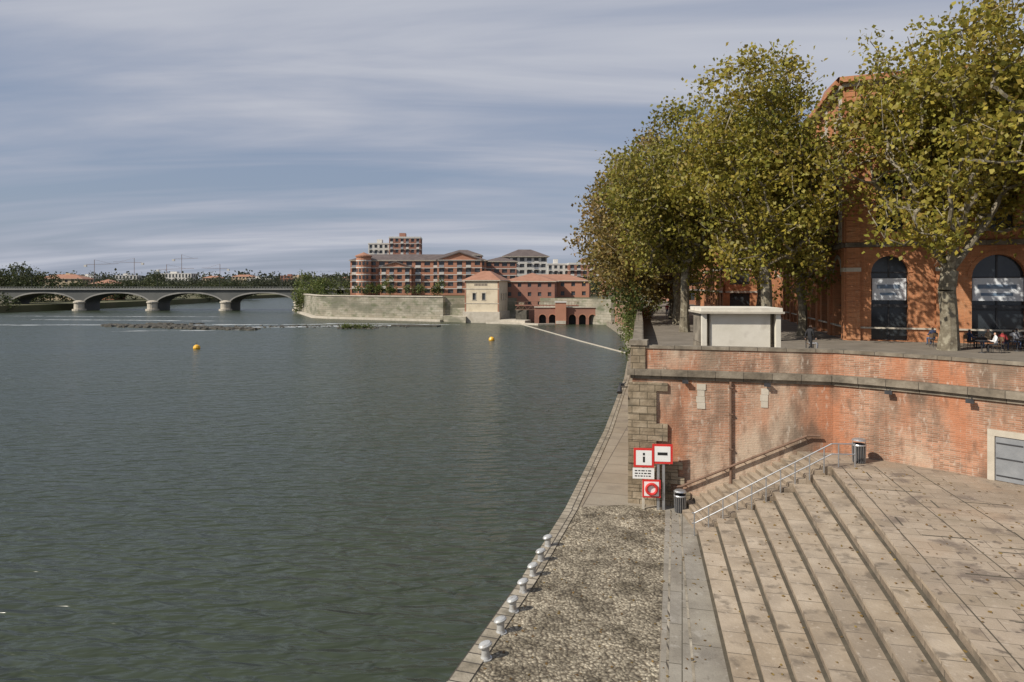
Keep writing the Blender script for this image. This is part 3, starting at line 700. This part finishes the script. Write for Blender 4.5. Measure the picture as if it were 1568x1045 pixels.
make_tree('plane_tree', (19.5, 83, 8.1), 19.6, (15.7, 82), 9.3, 17, n=480, per=44, leaf=.37, tr=.40, pal='brown', zlow=.0, nl=26)
make_tree('plane_tree', (23.2, 96, 8.1), 18.5, (20.0, 96), 8.0, 18, n=280, per=36, leaf=.42, tr=.38, pal='plane', zlow=.0)
make_tree('plane_tree', (27.5, 112, 8.1), 18, (25, 112), 7.4, 19, n=200, per=28, leaf=.5, tr=.38, pal='plane', zlow=.03)
make_tree('plane_tree', (27.5, 76, 8.1), 17, (26.8, 76), 5.0, 20, n=130, per=30, leaf=.38, tr=.3, pal='brown', zlow=.2)
make_tree('plane_tree', (31, 132, 8.1), 17, (29, 132), 7, 21, n=140, per=26, leaf=.6, tr=.35, pal='green', zlow=.05)
make_tree('plane_tree', (34, 158, 8.1), 16, (32, 158), 7, 22, n=120, per=24, leaf=.65, tr=.35, pal='green', zlow=.05)
foliage_mass('riverside_shrubs', [(19.2, 106, 2.5, 2.2, 5, 3.5), (18.0, 99, 1.8, 1.6, 4, 3), (21.5, 118, 3, 2.5, 6, 4.5), (24, 135, 3, 2.5, 8, 5), (26.5, 155, 3, 2.5, 9, 5), (17.8, 98, 7.0, 2.4, 5, 3.2), (20.8, 110, 7.5, 2.8, 6, 3.5), (15.2, 88, 8.2, 2.2, 4, 2.8), (13.6, 80, 9.6, 2.2, 4, 2.2), (12.2, 70, 11.2, 2.0, 3, 1.8)], .36, 9, 'green', 5)

# ------------------------------------------------------------------ people & cafe
def person(name, x, y, z0, yaw, pose='stand', top='navy', leg='denim', sc_=1.0):
    J = dict(pel=(0, 0, .95), sp=(0, 0, 1.14), ch=(0, 0, 1.34), nk=(0, .01, 1.48), hd=(0, .03, 1.60), ht=(0, .02, 1.70))
    R_ = dict(pel=.14, sp=.125, ch=.15, nk=.055, hd=.095, ht=.07)
    for s_, n_ in ((-1, 'l'), (1, 'r')):
        J['sh' + n_] = (.18 * s_, 0, 1.41); J['el' + n_] = (.23 * s_, -.02, 1.14); J['wr' + n_] = (.24 * s_, .06, .90); J['ha' + n_] = (.235 * s_, .09, .80)
        J['hp' + n_] = (.09 * s_, 0, .90); J['kn' + n_] = (.10 * s_, .02, .50); J['an' + n_] = (.10 * s_, -.01, .09); J['to' + n_] = (.11 * s_, .17, .04)
        R_.update({'sh' + n_: .07, 'el' + n_: .048, 'wr' + n_: .033, 'ha' + n_: .035, 'hp' + n_: .095, 'kn' + n_: .06, 'an' + n_: .042, 'to' + n_: .035})
    if pose == 'walk':
        J['knl'] = (-.10, .20, .53); J['anl'] = (-.10, .26, .12); J['tol'] = (-.11, .43, .08); J['knr'] = (.10, -.02, .50); J['anr'] = (.10, -.32, .17); J['tor'] = (.11, -.20, .03)
        J['ell'] = (-.23, -.12, 1.16); J['wrl'] = (-.24, -.14, .93); J['hal'] = (-.24, -.11, .83); J['elr'] = (.23, .05, 1.16); J['wrr'] = (.23, .22, .98); J['har'] = (.22, .29, .90)
    if pose == 'sit':
        dz = -.45
        for k_ in J: J[k_] = (J[k_][0], J[k_][1], J[k_][2] + dz)
        for s_, n_ in ((-1, 'l'), (1, 'r')):
            J['kn' + n_] = (.13 * s_, .42, .50); J['an' + n_] = (.12 * s_, .40, .09); J['to' + n_] = (.13 * s_, .56, .04)
            J['el' + n_] = (.24 * s_, .08, .70); J['wr' + n_] = (.16 * s_, .30, .74); J['ha' + n_] = (.12 * s_, .38, .76)
    bones = [('pel', 'sp', 1), ('sp', 'ch', 1), ('ch', 'nk', 1), ('nk', 'hd', 0), ('hd', 'ht', 3)]
    for n_ in 'lr': bones += [('ch', 'sh' + n_, 1), ('sh' + n_, 'el' + n_, 1), ('el' + n_, 'wr' + n_, 1), ('wr' + n_, 'ha' + n_, 0), ('pel', 'hp' + n_, 2), ('hp' + n_, 'kn' + n_, 2), ('kn' + n_, 'an' + n_, 2), ('an' + n_, 'to' + n_, 4)]
    ks = list(J); me = bpy.data.meshes.new(name); me.from_pydata([J[k_] for k_ in ks], [(ks.index(a), ks.index(b)) for a, b, _ in bones], [])
    o = bpy.data.objects.new(name + '_tmp', me); COL.objects.link(o)
    sk = o.modifiers.new('s', 'SKIN'); su = o.modifiers.new('u', 'SUBSURF'); su.levels = 1
    for i, k_ in enumerate(ks):
        sv = me.skin_vertices[0].data[i]; sv.radius = (R_[k_], R_[k_] * (.8 if k_ in ('sp', 'ch', 'pel') else 1)); sv.use_root = (k_ == 'pel')
    dg = bpy.context.evaluated_depsgraph_get(); m_ = bpy.data.meshes.new_from_object(o.evaluated_get(dg)); bpy.data.objects.remove(o)
    for kk in ('skin', top, leg, 'hair', 'shoe'): m_.materials.append(M[kk])
    for p in m_.polygons:
        best = 9; bi = 0; c_ = p.center
        for a, b, mi in bones:
            A, B = Vector(J[a]), Vector(J[b]); t_ = max(0, min(1, (c_ - A).dot(B - A) / (B - A).length_squared)); dd = (c_ - (A + (B - A) * t_)).length - R_[a] * .5
            if dd < best: best = dd; bi = mi
        if bi in (0, 3) and c_.z > J['nk'][2] + .05: bi = 3 if (c_.y < J['hd'][1] + .01 or c_.z > J['hd'][2] + .07) else 0
        p.material_index = bi; p.use_smooth = True
    o = bpy.data.objects.new(name, m_); COL.objects.link(o); o.location = (x, y, z0); o.rotation_euler = (0, 0, math.radians(yaw)); o.scale = (sc_,) * 3
    return o
def chair(x, y, yaw, zz_=8.1):
    m = MB(); m.T = TR(x, y, zz_, yaw)
    m.box(-.21, .21, -.2, .22, .43, .46, 'wood')
    for a in (-.19, .19):
        m.tube((a, .19, 0), (a, .19, .44), .015, 'dark', 5); m.tube((a, -.22, 0), (a, -.24, .88), .015, 'dark', 5)
    m.box(-.2, .2, -.26, -.23, .62, .88, 'wood'); m.build('cafe_chair')
def table(x, y, zz_=8.1):
    m = MB(); m.T = TR(x, y, zz_); m.lathe(0, 0, [(0, .72), (.36, .72), (.36, .75), (0, .75)], 'dark', 16); m.tube((0, 0, 0), (0, 0, .72), .03, 'dark'); m.lathe(0, 0, [(.22, 0), (.2, .03), (0, .04)], 'dark', 12); m.build('cafe_table')
pp = [(29.6, 44.2, -90, 'sit', 'navy', 'blackc'), (31.0, 44.4, 90, 'sit', 'tan', 'denim'), (32.0, 43.6, -80, 'sit', 'whitec', 'denim'), (33.2, 43.4, 100, 'sit', 'blackc', 'grey'), (30.6, 42.6, -60, 'sit', 'redc', 'navy'), (33.4, 45.2, -100, 'sit', 'grey', 'blackc'), (29.2, 41.2, 70, 'sit', 'whitec', 'blackc'), (28.6, 46.4, 0, 'sit', 'navy', 'denim'), (31.2, 40.6, -70, 'sit', 'tan', 'navy')]
for i, (x, y, a, ps, tp, lg) in enumerate(pp):
    person('seated_person', x, y, 8.1, a, ps, tp, lg); chair(x, y, a)
for (x, y) in ((30.3, 44.3), (32.6, 43.4), (31.4, 42.4), (34.2, 45.2), (28.9, 45.2), (31.9, 46.4), (28.5, 41.4), (31.9, 40.8)): table(x, y)
for (x, y, a) in ((28.0, 45.2, -90), (31.2, 46.5, -90), (32.6, 46.3, 90), (32.2, 42.4, 90), (35, 45.2, 90)): chair(x, y, a)
person('walking_person', 17.9, 41.0, 8.1, -70, 'walk', 'blackc', 'blackc'); person('seated_person', 18.6, 42.6, 8.1, -120, 'sit', 'blackc', 'grey'); chair(18.6, 42.6, -120)
person('walking_person', 20.0, 88, 8.1, 170, 'walk', 'redc', 'denim'); person('walking_person', 20.8, 84, 8.1, 0, 'stand', 'blackc', 'denim')
person('walking_person', 18.4, 76, 8.1, 190, 'walk', 'grey', 'denim')

# ------------------------------------------------------------------ distant bridge
Bd = empty('arch_bridge'); m = MB(); Y = 327; piers = [-277, -242, -207, -172, -137, -102]
ops = [((a + b) / 2, 31.5, -1, 3.2, 5.2 / 15.75) for a, b in zip(piers[:-1], piers[1:])]
arch_wall(m, -300, -84, Y, -1, 10.0, ops, 13, 'bridgedark', None, 'bridge', tt=.7, n=20)
arch_wall(m, -300, -84, Y + 13, -1, 10.0, ops, 0, 'bridgedark', None, 'bridge', tt=.7, n=20)
m.build('arches', Bd)
m = MB(); m.box(-320, -70, Y - .8, Y + 13.8, 10.002, 10.5, 'bridge')
for (ya, yb) in ((Y - .75, Y - .65), (Y + 13.6, Y + 13.7)):
    m.box(-320, -70, ya, yb, 11.3, 11.42, 'bridgedark')
    for i in range(180): m.box(-320 + i * 1.4, -320 + i * 1.4 + .35, ya + .01, yb - .01, 10.5, 11.29, 'bridgedark')
m.build('deck', Bd)
m = MB()
for p in piers[1:]:
    m.lathe(p, Y - .5, [(2.3, -1), (2.2, 3.6), (2.6, 3.7), (2.6, 4.3), (1.1, 4.9), (0, 5)], 'stone', 16); m.lathe(p, Y - .5, [(3.0, -1), (3.0, .8), (2.3, .9)], 'stone', 16)
m.build('piers', Bd)
for i in range(7):
    l = MB(); x = -260 + i * 30; l.tube((x, Y, 11.4), (x, Y, 16.5), .09, 'dark', 5); l.tube((x, Y, 16.5), (x, Y - 1.2, 16.8), .07, 'dark', 5); l.box(x - .15, x + .15, Y - 1.8, Y - 1.1, 16.7, 16.85, 'dark'); l.build('street_lamp')

# ------------------------------------------------------------------ right bank (distance)
m = MB(); pts = [(-92, 300), (-73, 256), (-66, 250.5), (-45, 240), (-23, 229)]
wallstrip(m, pts, -1, 8.2, .3, -1.5, 'quaystone'); wallstrip(m, pts, 8.2, 8.55, .6, -1.5, 'stone'); wallstrip(m, pts, -1, .7, 2.2, .31, 'stone'); m.build('embankment_wall')
m = MB(); m.prism([(-23, 228.5), (-15, 221), (-13, 232), (-20, 236)], -1, 2.0, 'quaystone', 'stone'); m.prism([(-20, 229), (-15.2, 225), (-13, 232), (-18, 236)], 2, 4.5, 'quaystone', 'stone'); m.build('stone_landing')
building('apartment_block', -68, 287, 1, 57, 14, 8.0, 5, 2.9, 15, 4, wall='brickfar', band='white', rmat='tiledark', rh=3.0, balc=1, pier=1.4)
building('apartment_block', -31, 283, 1, 18.5, 5.9, 8.0, 5, 2.9, 5, 2, wall='brickfar', band='white', roof='gable', rmat='tiledark', rh=3.6, balc=2, pier=1.5)
building('apartment_block', -55, 284.5, 1, 13, 4, 8.0, 4, 2.9, 4, 1, wall='brickfar', band='white', roof='gable', rmat='tiledark', rh=2.6, balc=1, pier=1.3)
T_ = empty('round_tower'); m = MB(); m.lathe(-62, 285.5, [(3.1, 8), (3.1, 24)], 'brickfar', 18); m.lathe(-62, 285.5, [(3.5, 24.0), (3.5, 24.5), (3.4, 24.6), (0, 26.0)], 'tile', 18); m.build('wall', T_)
m = MB()
for f in range(5):
    m.lathe(-62, 285.5, [(3.14, 10.6 + f * 2.9), (3.2, 10.65 + f * 2.9), (3.2, 10.95 + f * 2.9), (3.14, 11 + f * 2.9)], 'white', 18)
    for a in (-140, -110, -80, -50):
        m.T = TR(-62, 285.5, 0, a + 90); m.box(-.45, .45, -3.2, -3.0, 9.0 + f * 2.9, 10.4 + f * 2.9, 'glassfar'); m.T = Matrix.Identity(4)
m.build('windows', T_)
building('apartment_tower', -80, 380, 4, 14, 14, 8, 9, 3.0, 5, 4, wall='white', band=None, roof='flat', balc=1)
building('apartment_tower', -67, 372, 4, 17, 15, 8, 10, 3.0, 6, 4, wall='brickfar2', band='white', roof='flat', balc=2)
building('apartment_tower', -64, 385, 4, 10, 12, 8, 9, 3.0, 4, 4, wall='brickfar2', band='white', roof='flat')
building('brick_house', -12, 300, 0, 14, 14, 8, 5, 2.9, 4, 4, wall='brickfar2', rmat='tiledark', rh=2.5)
building('brick_house', -33, 330, 0, 18, 14, 8, 6, 3.1, 5, 4, wall='brickfar', rmat='tiledark', rh=3)
building('white_apartment_block', -3.6, 318, 3, 20, 14, 8, 6, 2.9, 6, 4, wall='white', band=None, rmat='tiledark', rh=3.8, over=1.2, balc=1)
building('white_apartment_block', 18, 345, 0, 11, 14, 8, 5, 2.9, 4, 4, wall='white', band=None, roof='flat', balc=1)
building('apartment_block', 28, 335, 0, 22, 14, 8, 5, 2.9, 7, 4, wall='brickfar2', band='white', roof='flat', balc=1)
building('brick_house', 40, 300, 0, 30, 14, 8, 4, 2.9, 7, 4, wall='brickfar', rmat='tile', rh=3)

Hm = empty('mill_house'); m = MB(); m.T = TR(-15.4, 223, 0, -14)
m.prism([(-.5, -.6), (11.9, -.6), (12.2, 12), (-.5, 12)], -1, 3.6, 'stone')
wops = [(3.2, 1.1, 7.4, 9.6, 0), (6.4, 1.1, 7.4, 9.6, 0)]
arch_wall(m, 0, 11.5, 0, 3.6, 11.2, wops, .3, 'cream', 'glassfar', 'stone', mull=False)
arch_wall(m, 0, 11.5, 0, 11.2, 13.6, [], .3, 'cream', None, None)
m.box(-.1, 11.6, -.12, -.003, 10.9, 11.15, 'stone'); m.box(-.1, 11.6, -.12, -.003, 6.2, 6.4, 'stone')
for i in range(9): m.box(3.3 + i * .5, 3.6 + i * .5, -.05, -.003, 12.0, 12.7, 'tiledark')
for xq in (0, 11.1): m.box(xq, xq + .4, -.08, -.004, 3.6, 13.5, 'tile')
T0_ = m.T.copy(); m.T = T0_ @ TR(11.5, 0, 0, 90)
arch_wall(m, 0, 11.5, 0, 3.6, 13.6, [(3, 1.0, 7.4, 9.4, 0), (6, 1.0, 7.4, 9.4, 0), (9, 1.0, 7.4, 9.4, 0)], .3, 'cream', 'glassfar', 'stone', mull=False)
m.T = T0_ @ TR(0, 11.5, 0, -90); arch_wall(m, 0, 11.5, 0, 3.6, 13.6, [(5, 1.0, 7.4, 9.4, 0)], .3, 'cream', 'glassfar', 'stone', mull=False)
m.build('walls', Hm)
m = MB(); m.T = T0_; a = .7; P = [(-a, -a), (11.5 + a, -a), (11.5 + a, 12), (-a, 12)]; m.prism(P, 13.61, 13.85, 'stone')
zr = 16.9
m.quad([(-a, -a, 13.86), (12.2, -a, 13.86), (7.0, 5, zr), (4.5, 5, zr)], 'tile'); m.quad([(12.2, -a, 13.86), (12.2, 12, 13.86), (7, 7, zr), (7, 5, zr)], 'tile'); m.quad([(-a, -a, 13.86), (-a, 12, 13.86), (4.5, 7, zr), (4.5, 5, zr)], 'tile')
m.quad([(4.5, 5, zr), (7, 5, zr), (7, 7, zr), (4.5, 7, zr)], 'tile'); m.quad([(-a, 12, 13.86), (12.2, 12, 13.86), (7, 7, zr), (4.5, 7, zr)], 'tile')
m.build('roof', Hm)
building('brick_mill_wing', -2.5, 232, -8, 17, 22, 4, 3, 3.1, 5, 6, wall='brickfar2', band=None, rmat='tile', rh=3.2, sill=1.4, pier=2.2, zbase=-1)
building('brick_mill_wing', -2.5, 245, -8, 30, 16, 4, 3, 3.2, 8, 5, wall='brickfar', band=None, rmat='tile', rh=2.6, sill=1.4, pier=2.4, zbase=-1)
m = MB(); m.T = TR(1, 213, 0, -3)
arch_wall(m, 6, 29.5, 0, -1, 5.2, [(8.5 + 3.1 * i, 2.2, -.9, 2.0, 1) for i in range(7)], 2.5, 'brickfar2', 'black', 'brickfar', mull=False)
m.box(5.9, 29.6, -.3, 2.6, 5.202, 5.5, 'stone'); m.box(12.5, 15.8, -1.6, 1.6, -1, 6.8, 'brickfar'); m.box(12.3, 16.0, -1.8, 1.8, 6.802, 7.1, 'white'); m.box(12.6, 15.7, -1.7, -1.61, .2, 1.2, 'stone')
m.build('brick_sluice_wall')
m = MB(); m.T = TR(1, 218, 0, -3)
m.box(0, 32, 0, 2, 5.6, 5.9, 'brickfar2')
for i in range(33): m.tube((i, .1, 5.9), (i, .1, 7), .05, 'rust', 4)
for i in range(16): m.tube((i * 2, .1, 4.4), (i * 2 + 1, .1, 5.6), .08, 'rust', 4); m.tube((i * 2 + 1, .1, 5.6), (i * 2 + 2, .1, 4.4), .08, 'rust', 4)
m.tube((0, .1, 7), (32, .1, 7), .06, 'rust', 4); m.box(0, 32, -.02, .2, 4.3, 4.5, 'rust'); m.build('iron_footbridge')
m = MB(); m.prism([(-4, 217), (4, 212), (6, 216), (0, 226)], -1, 1.2, 'stone', 'stone'); m.prism([(1.2, 219), (4.6, 217.5), (5.4, 221), (2, 223)], 1.2, 4.2, 'rock', 'stone'); m.prism([(2.2, 219.5), (3.8, 218.8), (4.2, 220), (2.6, 221)], 4.2, 6.6, 'stonepier', 'stone'); m.build('stone_cutwater')
m = MB(); wallstrip(m, [(3.0, 212), (9, 180), (15, 148), (20.5, 122)], -1, .12, .25, -.25, 'stone'); wallstrip(m, [(-8, 217), (3, 212), (8, 208), (13, 210)], -1, .5, .6, -.6, 'stone'); m.build('river_weir')

# ------------------------------------------------------------------ distance vegetation & buildings
R = random.Random(4)
bl = [(-88 + R.uniform(-4, 4), 300 + R.uniform(-6, 6), 8 + R.uniform(-6, 5), 4, 4, 4.5) for _ in range(9)] + [(-83, 290, 5, 4, 4, 7), (-79, 280, 2.5, 4, 5, 3.5), (-92, 306, 12, 5, 4, 6), (-76, 300, 11, 5, 4, 6), (-96, 312, 7, 5, 5, 8)]
foliage_mass('riverbank_trees', bl, .7, 14, 'green', 31)
bl = [(-45 + R.uniform(-22, 20), 278, 9.5 + R.uniform(0, 1), 1.5, 1.5, 1.8) for _ in range(10)] + [(-50, 276, 12.3, 2.2, 2, 4.2), (-29, 276, 11.5, 2, 2, 3.5), (-37, 277, 10.3, 1.8, 2, 2.5), (-58, 277, 11, 2, 2, 3)]
foliage_mass('embankment_trees', bl, .55, 12, 'green', 32)
bl = [(R.uniform(18, 60), R.uniform(270, 290), 9 + R.uniform(0, 3), 4.5, 4, 4) for _ in range(18)] + [(R.uniform(-75, -62), 310, 13, 5, 4, 6) for _ in range(3)]
foliage_mass('city_trees', bl, .85, 12, 'dark', 33)
bl = []
for i in range(75):
    x = -420 + R.uniform(0, 215); y = (345 if x < -240 else 400) + R.uniform(0, 140)
    if x > -240: y = R.uniform(420, 600)
    if x > -225: x -= 15
    bl.append((x, y, 6 + R.uniform(0, 3), 9, 8, R.uniform(5, 7)))
for i in range(14): bl.append((-228 - i * 9 + R.uniform(-2, 2), 302 + R.uniform(-6, 8) - i * 4.2, 3, 6, 4, 4))
bl += [(-268, 372, 14, 14, 8, 10), (-286, 372, 13, 12, 8, 10), (-254, 372, 11, 8, 6, 8), (-237, 455, 12, 7, 7, 10), (-246, 350, 6, 8, 6, 5), (-222, 460, 8, 10, 7, 5)]
foliage_mass('left_bank_trees', bl, .9, 22, 'dark', 34)
bl = []
for i in range(150):
    x = R.uniform(-640, -120); y = R.uniform(745, 820); bl.append((x, y, 7 + R.uniform(0, 4), 15, 10, R.uniform(6, 11)))
for i in range(26): t_ = i / 25; bl.append((-104 - 92 * t_ + 12, 350 + 290 * t_, 7, 9, 8, R.uniform(6, 9)))
foliage_mass('distant_tree_line', bl, 1.8, 16, 'far', 35)
bl = []
for i in range(160): bl.append((R.uniform(-1500, 500), R.uniform(1300, 1700), 12 + R.uniform(0, 6), 50, 20, R.uniform(10, 20)))
foliage_mass('far_hills_trees', bl, 5, 12, 'far', 36)
def far(x, y, w_, h_, nb, wall, roof='flat', nf=4): building('distant_building', x, y, R.uniform(-6, 6), w_, 14, 3, nf, h_ / nf, nb, 3, wall=wall, band=None, roof=roof, rh=3, pier=2, sill=1.3)
far(-292, 420, 26, 13, 7, 'tanfar', 'hip'); far(-262, 425, 14, 10, 5, 'brickfar', 'hip'); far(-435, 840, 42, 23, 10, 'white'); far(-500, 860, 26, 21, 6, 'white'); far(-385, 850, 22, 18, 6, 'tanfar', 'hip')
far(-330, 850, 30, 17, 8, 'white'); far(-540, 850, 20, 20, 5, 'white'); far(-600, 900, 30, 22, 6, 'tanfar')
for i in range(10): far(R.uniform(-900, -200), R.uniform(900, 1200), R.uniform(12, 30), R.uniform(16, 23), 6, R.choice(['white', 'tanfar', 'brickfar2']), R.choice(['flat', 'hip']), 5)
for (x, y, h_, j, dr) in ((-520, 850, 38, 30, 1), (-498, 900, 42, 28, -1), (-430, 850, 32, 34, 1), (-450, 930, 48, 22, 1), (-385, 900, 34, 24, -1)):
    m = MB(); m.tube((x, y, 3), (x, y, h_), .3, 'rust', 4); m.tube((x, y, h_), (x + j * dr, y, h_ + 1), .22, 'rust', 4); m.tube((x, y, h_), (x - 10 * dr, y, h_), .25, 'rust', 4); m.box(x - 11 * dr - 1.5, x - 11 * dr + 1.5, y - 1, y + 1, h_ - 3, h_ - .5, 'white'); m.tube((x, y, h_ + 6), (x, y, h_), .3, 'rust', 4)
    m.tube((x, y, h_ + 6), (x + j * dr * .7, y, h_ + .8), .1, 'rust', 3); m.build('tower_crane')

# ------------------------------------------------------------------ in the river
def rocks(name, items, seed):
    r = random.Random(seed); m = MB()
    for (x, y, s_) in items:
        n = 7; a0 = r.uniform(0, 6); rs = [s_ * r.uniform(.6, 1.3) for _ in range(n)]
        ring = [(x + rs[i] * math.cos(a0 + 2 * math.pi * i / n), y + rs[i] * math.sin(a0 + 2 * math.pi * i / n), -.1) for i in range(n)]
        mid = [(x + (p[0] - x) * .65, y + (p[1] - y) * .65, s_ * r.uniform(.25, .5)) for p in ring]
        for i in range(n): m.quad([ring[i], ring[(i + 1) % n], mid[(i + 1) % n], mid[i]], 'rock')
        for i in range(n): m.quad([mid[i], mid[(i + 1) % n], (x, y, s_ * .5)], 'rock')
    m.build(name)
its = []
for i in range(620):
    x = -122 + 52 * R.random(); its.append((x, 204 - (x + 118) * .36 + R.gauss(0, 2.6) * (1 - .5 * abs(x + 96) / 28), R.uniform(.3, 1.3)))
for i in range(90): its.append((R.uniform(-114, -96), R.uniform(198, 212), R.uniform(.4, 1.5)))
rocks('river_rocks', its, 1)
rocks('river_rocks', [(R.uniform(-49, -38), R.uniform(190, 196), R.uniform(.2, .8)) for _ in range(60)], 2)
rocks('river_rocks', [(R.uniform(-82, -30), R.gauss(201, 3), R.uniform(.2, .65)) for _ in range(160)], 3)
foliage_mass('river_weeds', [(R.uniform(-48, -40), R.uniform(191, 195), .2, 2, 1, .5) for _ in range(6)], .4, 5, 'green', 41)
def foam_mat():
    m, nt, b = new_mat('foam'); L = nt.links.new; b.inputs['Base Color'].default_value = (.66, .69, .70, 1); b.inputs['Roughness'].default_value = .6
    tc = nd(nt, 'ShaderNodeTexCoord'); mp = nd(nt, 'ShaderNodeMapping'); mp.inputs['Scale'].default_value = (.25, 1.0, 1); mp.inputs['Rotation'].default_value = (0, 0, .1); L(tc.outputs['Object'], mp.inputs[0])
    n = nd(nt, 'ShaderNodeTexNoise'); n.inputs['Scale'].default_value = .6; n.inputs['Detail'].default_value = 6; n.inputs['Roughness'].default_value = .65; L(mp.outputs[0], n.inputs['Vector'])
    r = ramp(nt, [(.44, 0.0), (.58, .9)]); L(n.outputs['Fac'], r.inputs['Fac']); L(r.outputs['Color'], b.inputs['Alpha']); return m
M['foam'] = foam_mat()
m = MB()
for i, (x0, y0, x1, y1, w_) in enumerate([(-190, 211, -118, 208, 3.5), (-118, 209, -72, 210, 5.5), (-80, 197, -26, 208, 6), (-60, 217, -16, 210, 3), (-170, 242, -95, 231, 3.5), (-105, 180, -72, 185, 2), (-72, 209, -50, 217, 2.5), (-200, 268, -110, 262, 3)]):
    n = 14
    for j in range(n):
        ta, tb = j / n, (j + 1) / n
        wa, wb = w_ * (.35 + .65 * math.sin(math.pi * ta) ** .5), w_ * (.35 + .65 * math.sin(math.pi * min(.999, tb)) ** .5)
        ya, yb = y0 + (y1 - y0) * ta + .8 * math.sin(ta * 9 + i), y0 + (y1 - y0) * tb + .8 * math.sin(tb * 9 + i)
        xa, xb = x0 + (x1 - x0) * ta, x0 + (x1 - x0) * tb; zf = .03 + i * .004
        m.quad([(xa, ya - wa / 2, zf), (xb, yb - wb / 2, zf), (xb, yb + wb / 2, zf), (xa, ya + wa / 2, zf)], 'foam')
m.build('river_rapids_foam')
m = MB(); m.prism([(-36, 203), (-22, 200), (-21, 202), (-34, 206)], -.3, .35, 'rock'); m.build('gravel_bar')
for (x, y) in ((-60.5, 131), (-4.5, 151)):
    m = MB(); m.lathe(x, y, [(.3, -.3), (.62, 0), (.66, .25), (.5, .6), (.2, .78), (0, .8)], 'yellow', 14); m.tube((x, y, .75), (x, y, 1.15), .05, 'dark', 6); m.build('river_buoy')

# ------------------------------------------------------------------ light, sky, camera
to_sun = Vector((-.88, -.47, 0)).normalized(); el = math.radians(39)
ts = Vector((to_sun.x * math.cos(el), to_sun.y * math.cos(el), math.sin(el)))
sl = bpy.data.lights.new('sun', 'SUN'); sl.energy = 5.0; sl.angle = math.radians(.6); sl.color = (1, .93, .82)
so = bpy.data.objects.new('sun', sl); COL.objects.link(so); so.rotation_euler = ts.to_track_quat('Z', 'Y').to_euler()
wd = bpy.data.worlds.new('World'); sc.world = wd; wd.use_nodes = True; nt = wd.node_tree; L = nt.links.new
bg = nt.nodes['Background']; bg.inputs['Strength'].default_value = .092
sk = nd(nt, 'ShaderNodeTexSky'); sk.sky_type = 'NISHITA'; sk.sun_disc = False; sk.sun_elevation = el; sk.sun_rotation = math.atan2(to_sun.x, to_sun.y) % (2 * math.pi); sk.dust_density = 1.5
tc = nd(nt, 'ShaderNodeTexCoord'); sp = nd(nt, 'ShaderNodeSeparateXYZ'); L(tc.outputs['Generated'], sp.inputs[0])
mz = nd(nt, 'ShaderNodeMath', operation='MAXIMUM'); L(sp.outputs[2], mz.inputs[0]); mz.inputs[1].default_value = 0
az = nd(nt, 'ShaderNodeMath', operation='ADD'); L(mz.outputs[0], az.inputs[0]); az.inputs[1].default_value = .14
dx = nd(nt, 'ShaderNodeMath', operation='DIVIDE'); L(sp.outputs[0], dx.inputs[0]); L(az.outputs[0], dx.inputs[1])
dy = nd(nt, 'ShaderNodeMath', operation='DIVIDE'); L(sp.outputs[1], dy.inputs[0]); L(az.outputs[0], dy.inputs[1])
cb = nd(nt, 'ShaderNodeCombineXYZ'); L(dx.outputs[0], cb.inputs[0]); L(dy.outputs[0], cb.inputs[1])
def cloud(rot, sx, sy, scale, det, dist, loc):
    mp = nd(nt, 'ShaderNodeMapping'); mp.inputs['Rotation'].default_value = (0, 0, math.radians(rot)); mp.inputs['Scale'].default_value = (sx, sy, 1); mp.inputs['Location'].default_value = loc; L(cb.outputs[0], mp.inputs[0])
    n1 = nd(nt, 'ShaderNodeTexNoise'); n1.inputs['Scale'].default_value = scale; n1.inputs['Detail'].default_value = det; n1.inputs['Roughness'].default_value = .52; n1.inputs['Distortion'].default_value = dist; L(mp.outputs[0], n1.inputs['Vector']); return n1.outputs['Fac']
c1 = cloud(-9, .24, .95, .85, 6, .6, (3, 1, 0)); c2 = cloud(-4, .40, 2.1, 1.2, 6, .8, (0, 5, 0))
av = nd(nt, 'ShaderNodeMath', operation='MULTIPLY_ADD'); L(c2, av.inputs[0]); av.inputs[1].default_value = .38
m6 = nd(nt, 'ShaderNodeMath', operation='MULTIPLY'); L(c1, m6.inputs[0]); m6.inputs[1].default_value = .62; L(m6.outputs[0], av.inputs[2])
rf_ = ramp(nt, [(.38, .70), (.56, 1.0)]); L(av.outputs[0], rf_.inputs['Fac'])
rc = ramp(nt, [(.38, (.29, .35, .48)), (.47, (.36, .405, .515)), (.55, (.45, .48, .565)), (.64, (.56, .58, .64))]); L(av.outputs[0], rc.inputs['Fac'])
ml = nd(nt, 'ShaderNodeMix', data_type='RGBA', blend_type='MULTIPLY'); ml.inputs[0].default_value = 1; L(rc.outputs['Color'], ml.inputs[6]); ml.inputs[7].default_value = (10.6, 10.6, 10.6, 1)
mx = nd(nt, 'ShaderNodeMix', data_type='RGBA'); L(rf_.outputs['Color'], mx.inputs[0]); L(sk.outputs[0], mx.inputs[6]); L(ml.outputs[2], mx.inputs[7])
L(mx.outputs[2], bg.inputs['Color'])
cam = bpy.data.cameras.new('camera'); co = bpy.data.objects.new('camera', cam); COL.objects.link(co)
co.location = (0, 0, CAMZ); co.rotation_euler = (math.radians(90), 0, 0); cam.lens = 24; cam.sensor_width = 36; cam.shift_y = -85.5 / 1568; cam.clip_end = 8000; cam.clip_start = .5
sc.camera = co
sc.view_settings.view_transform = 'Standard'; sc.view_settings.look = 'None'; sc.view_settings.exposure = 0
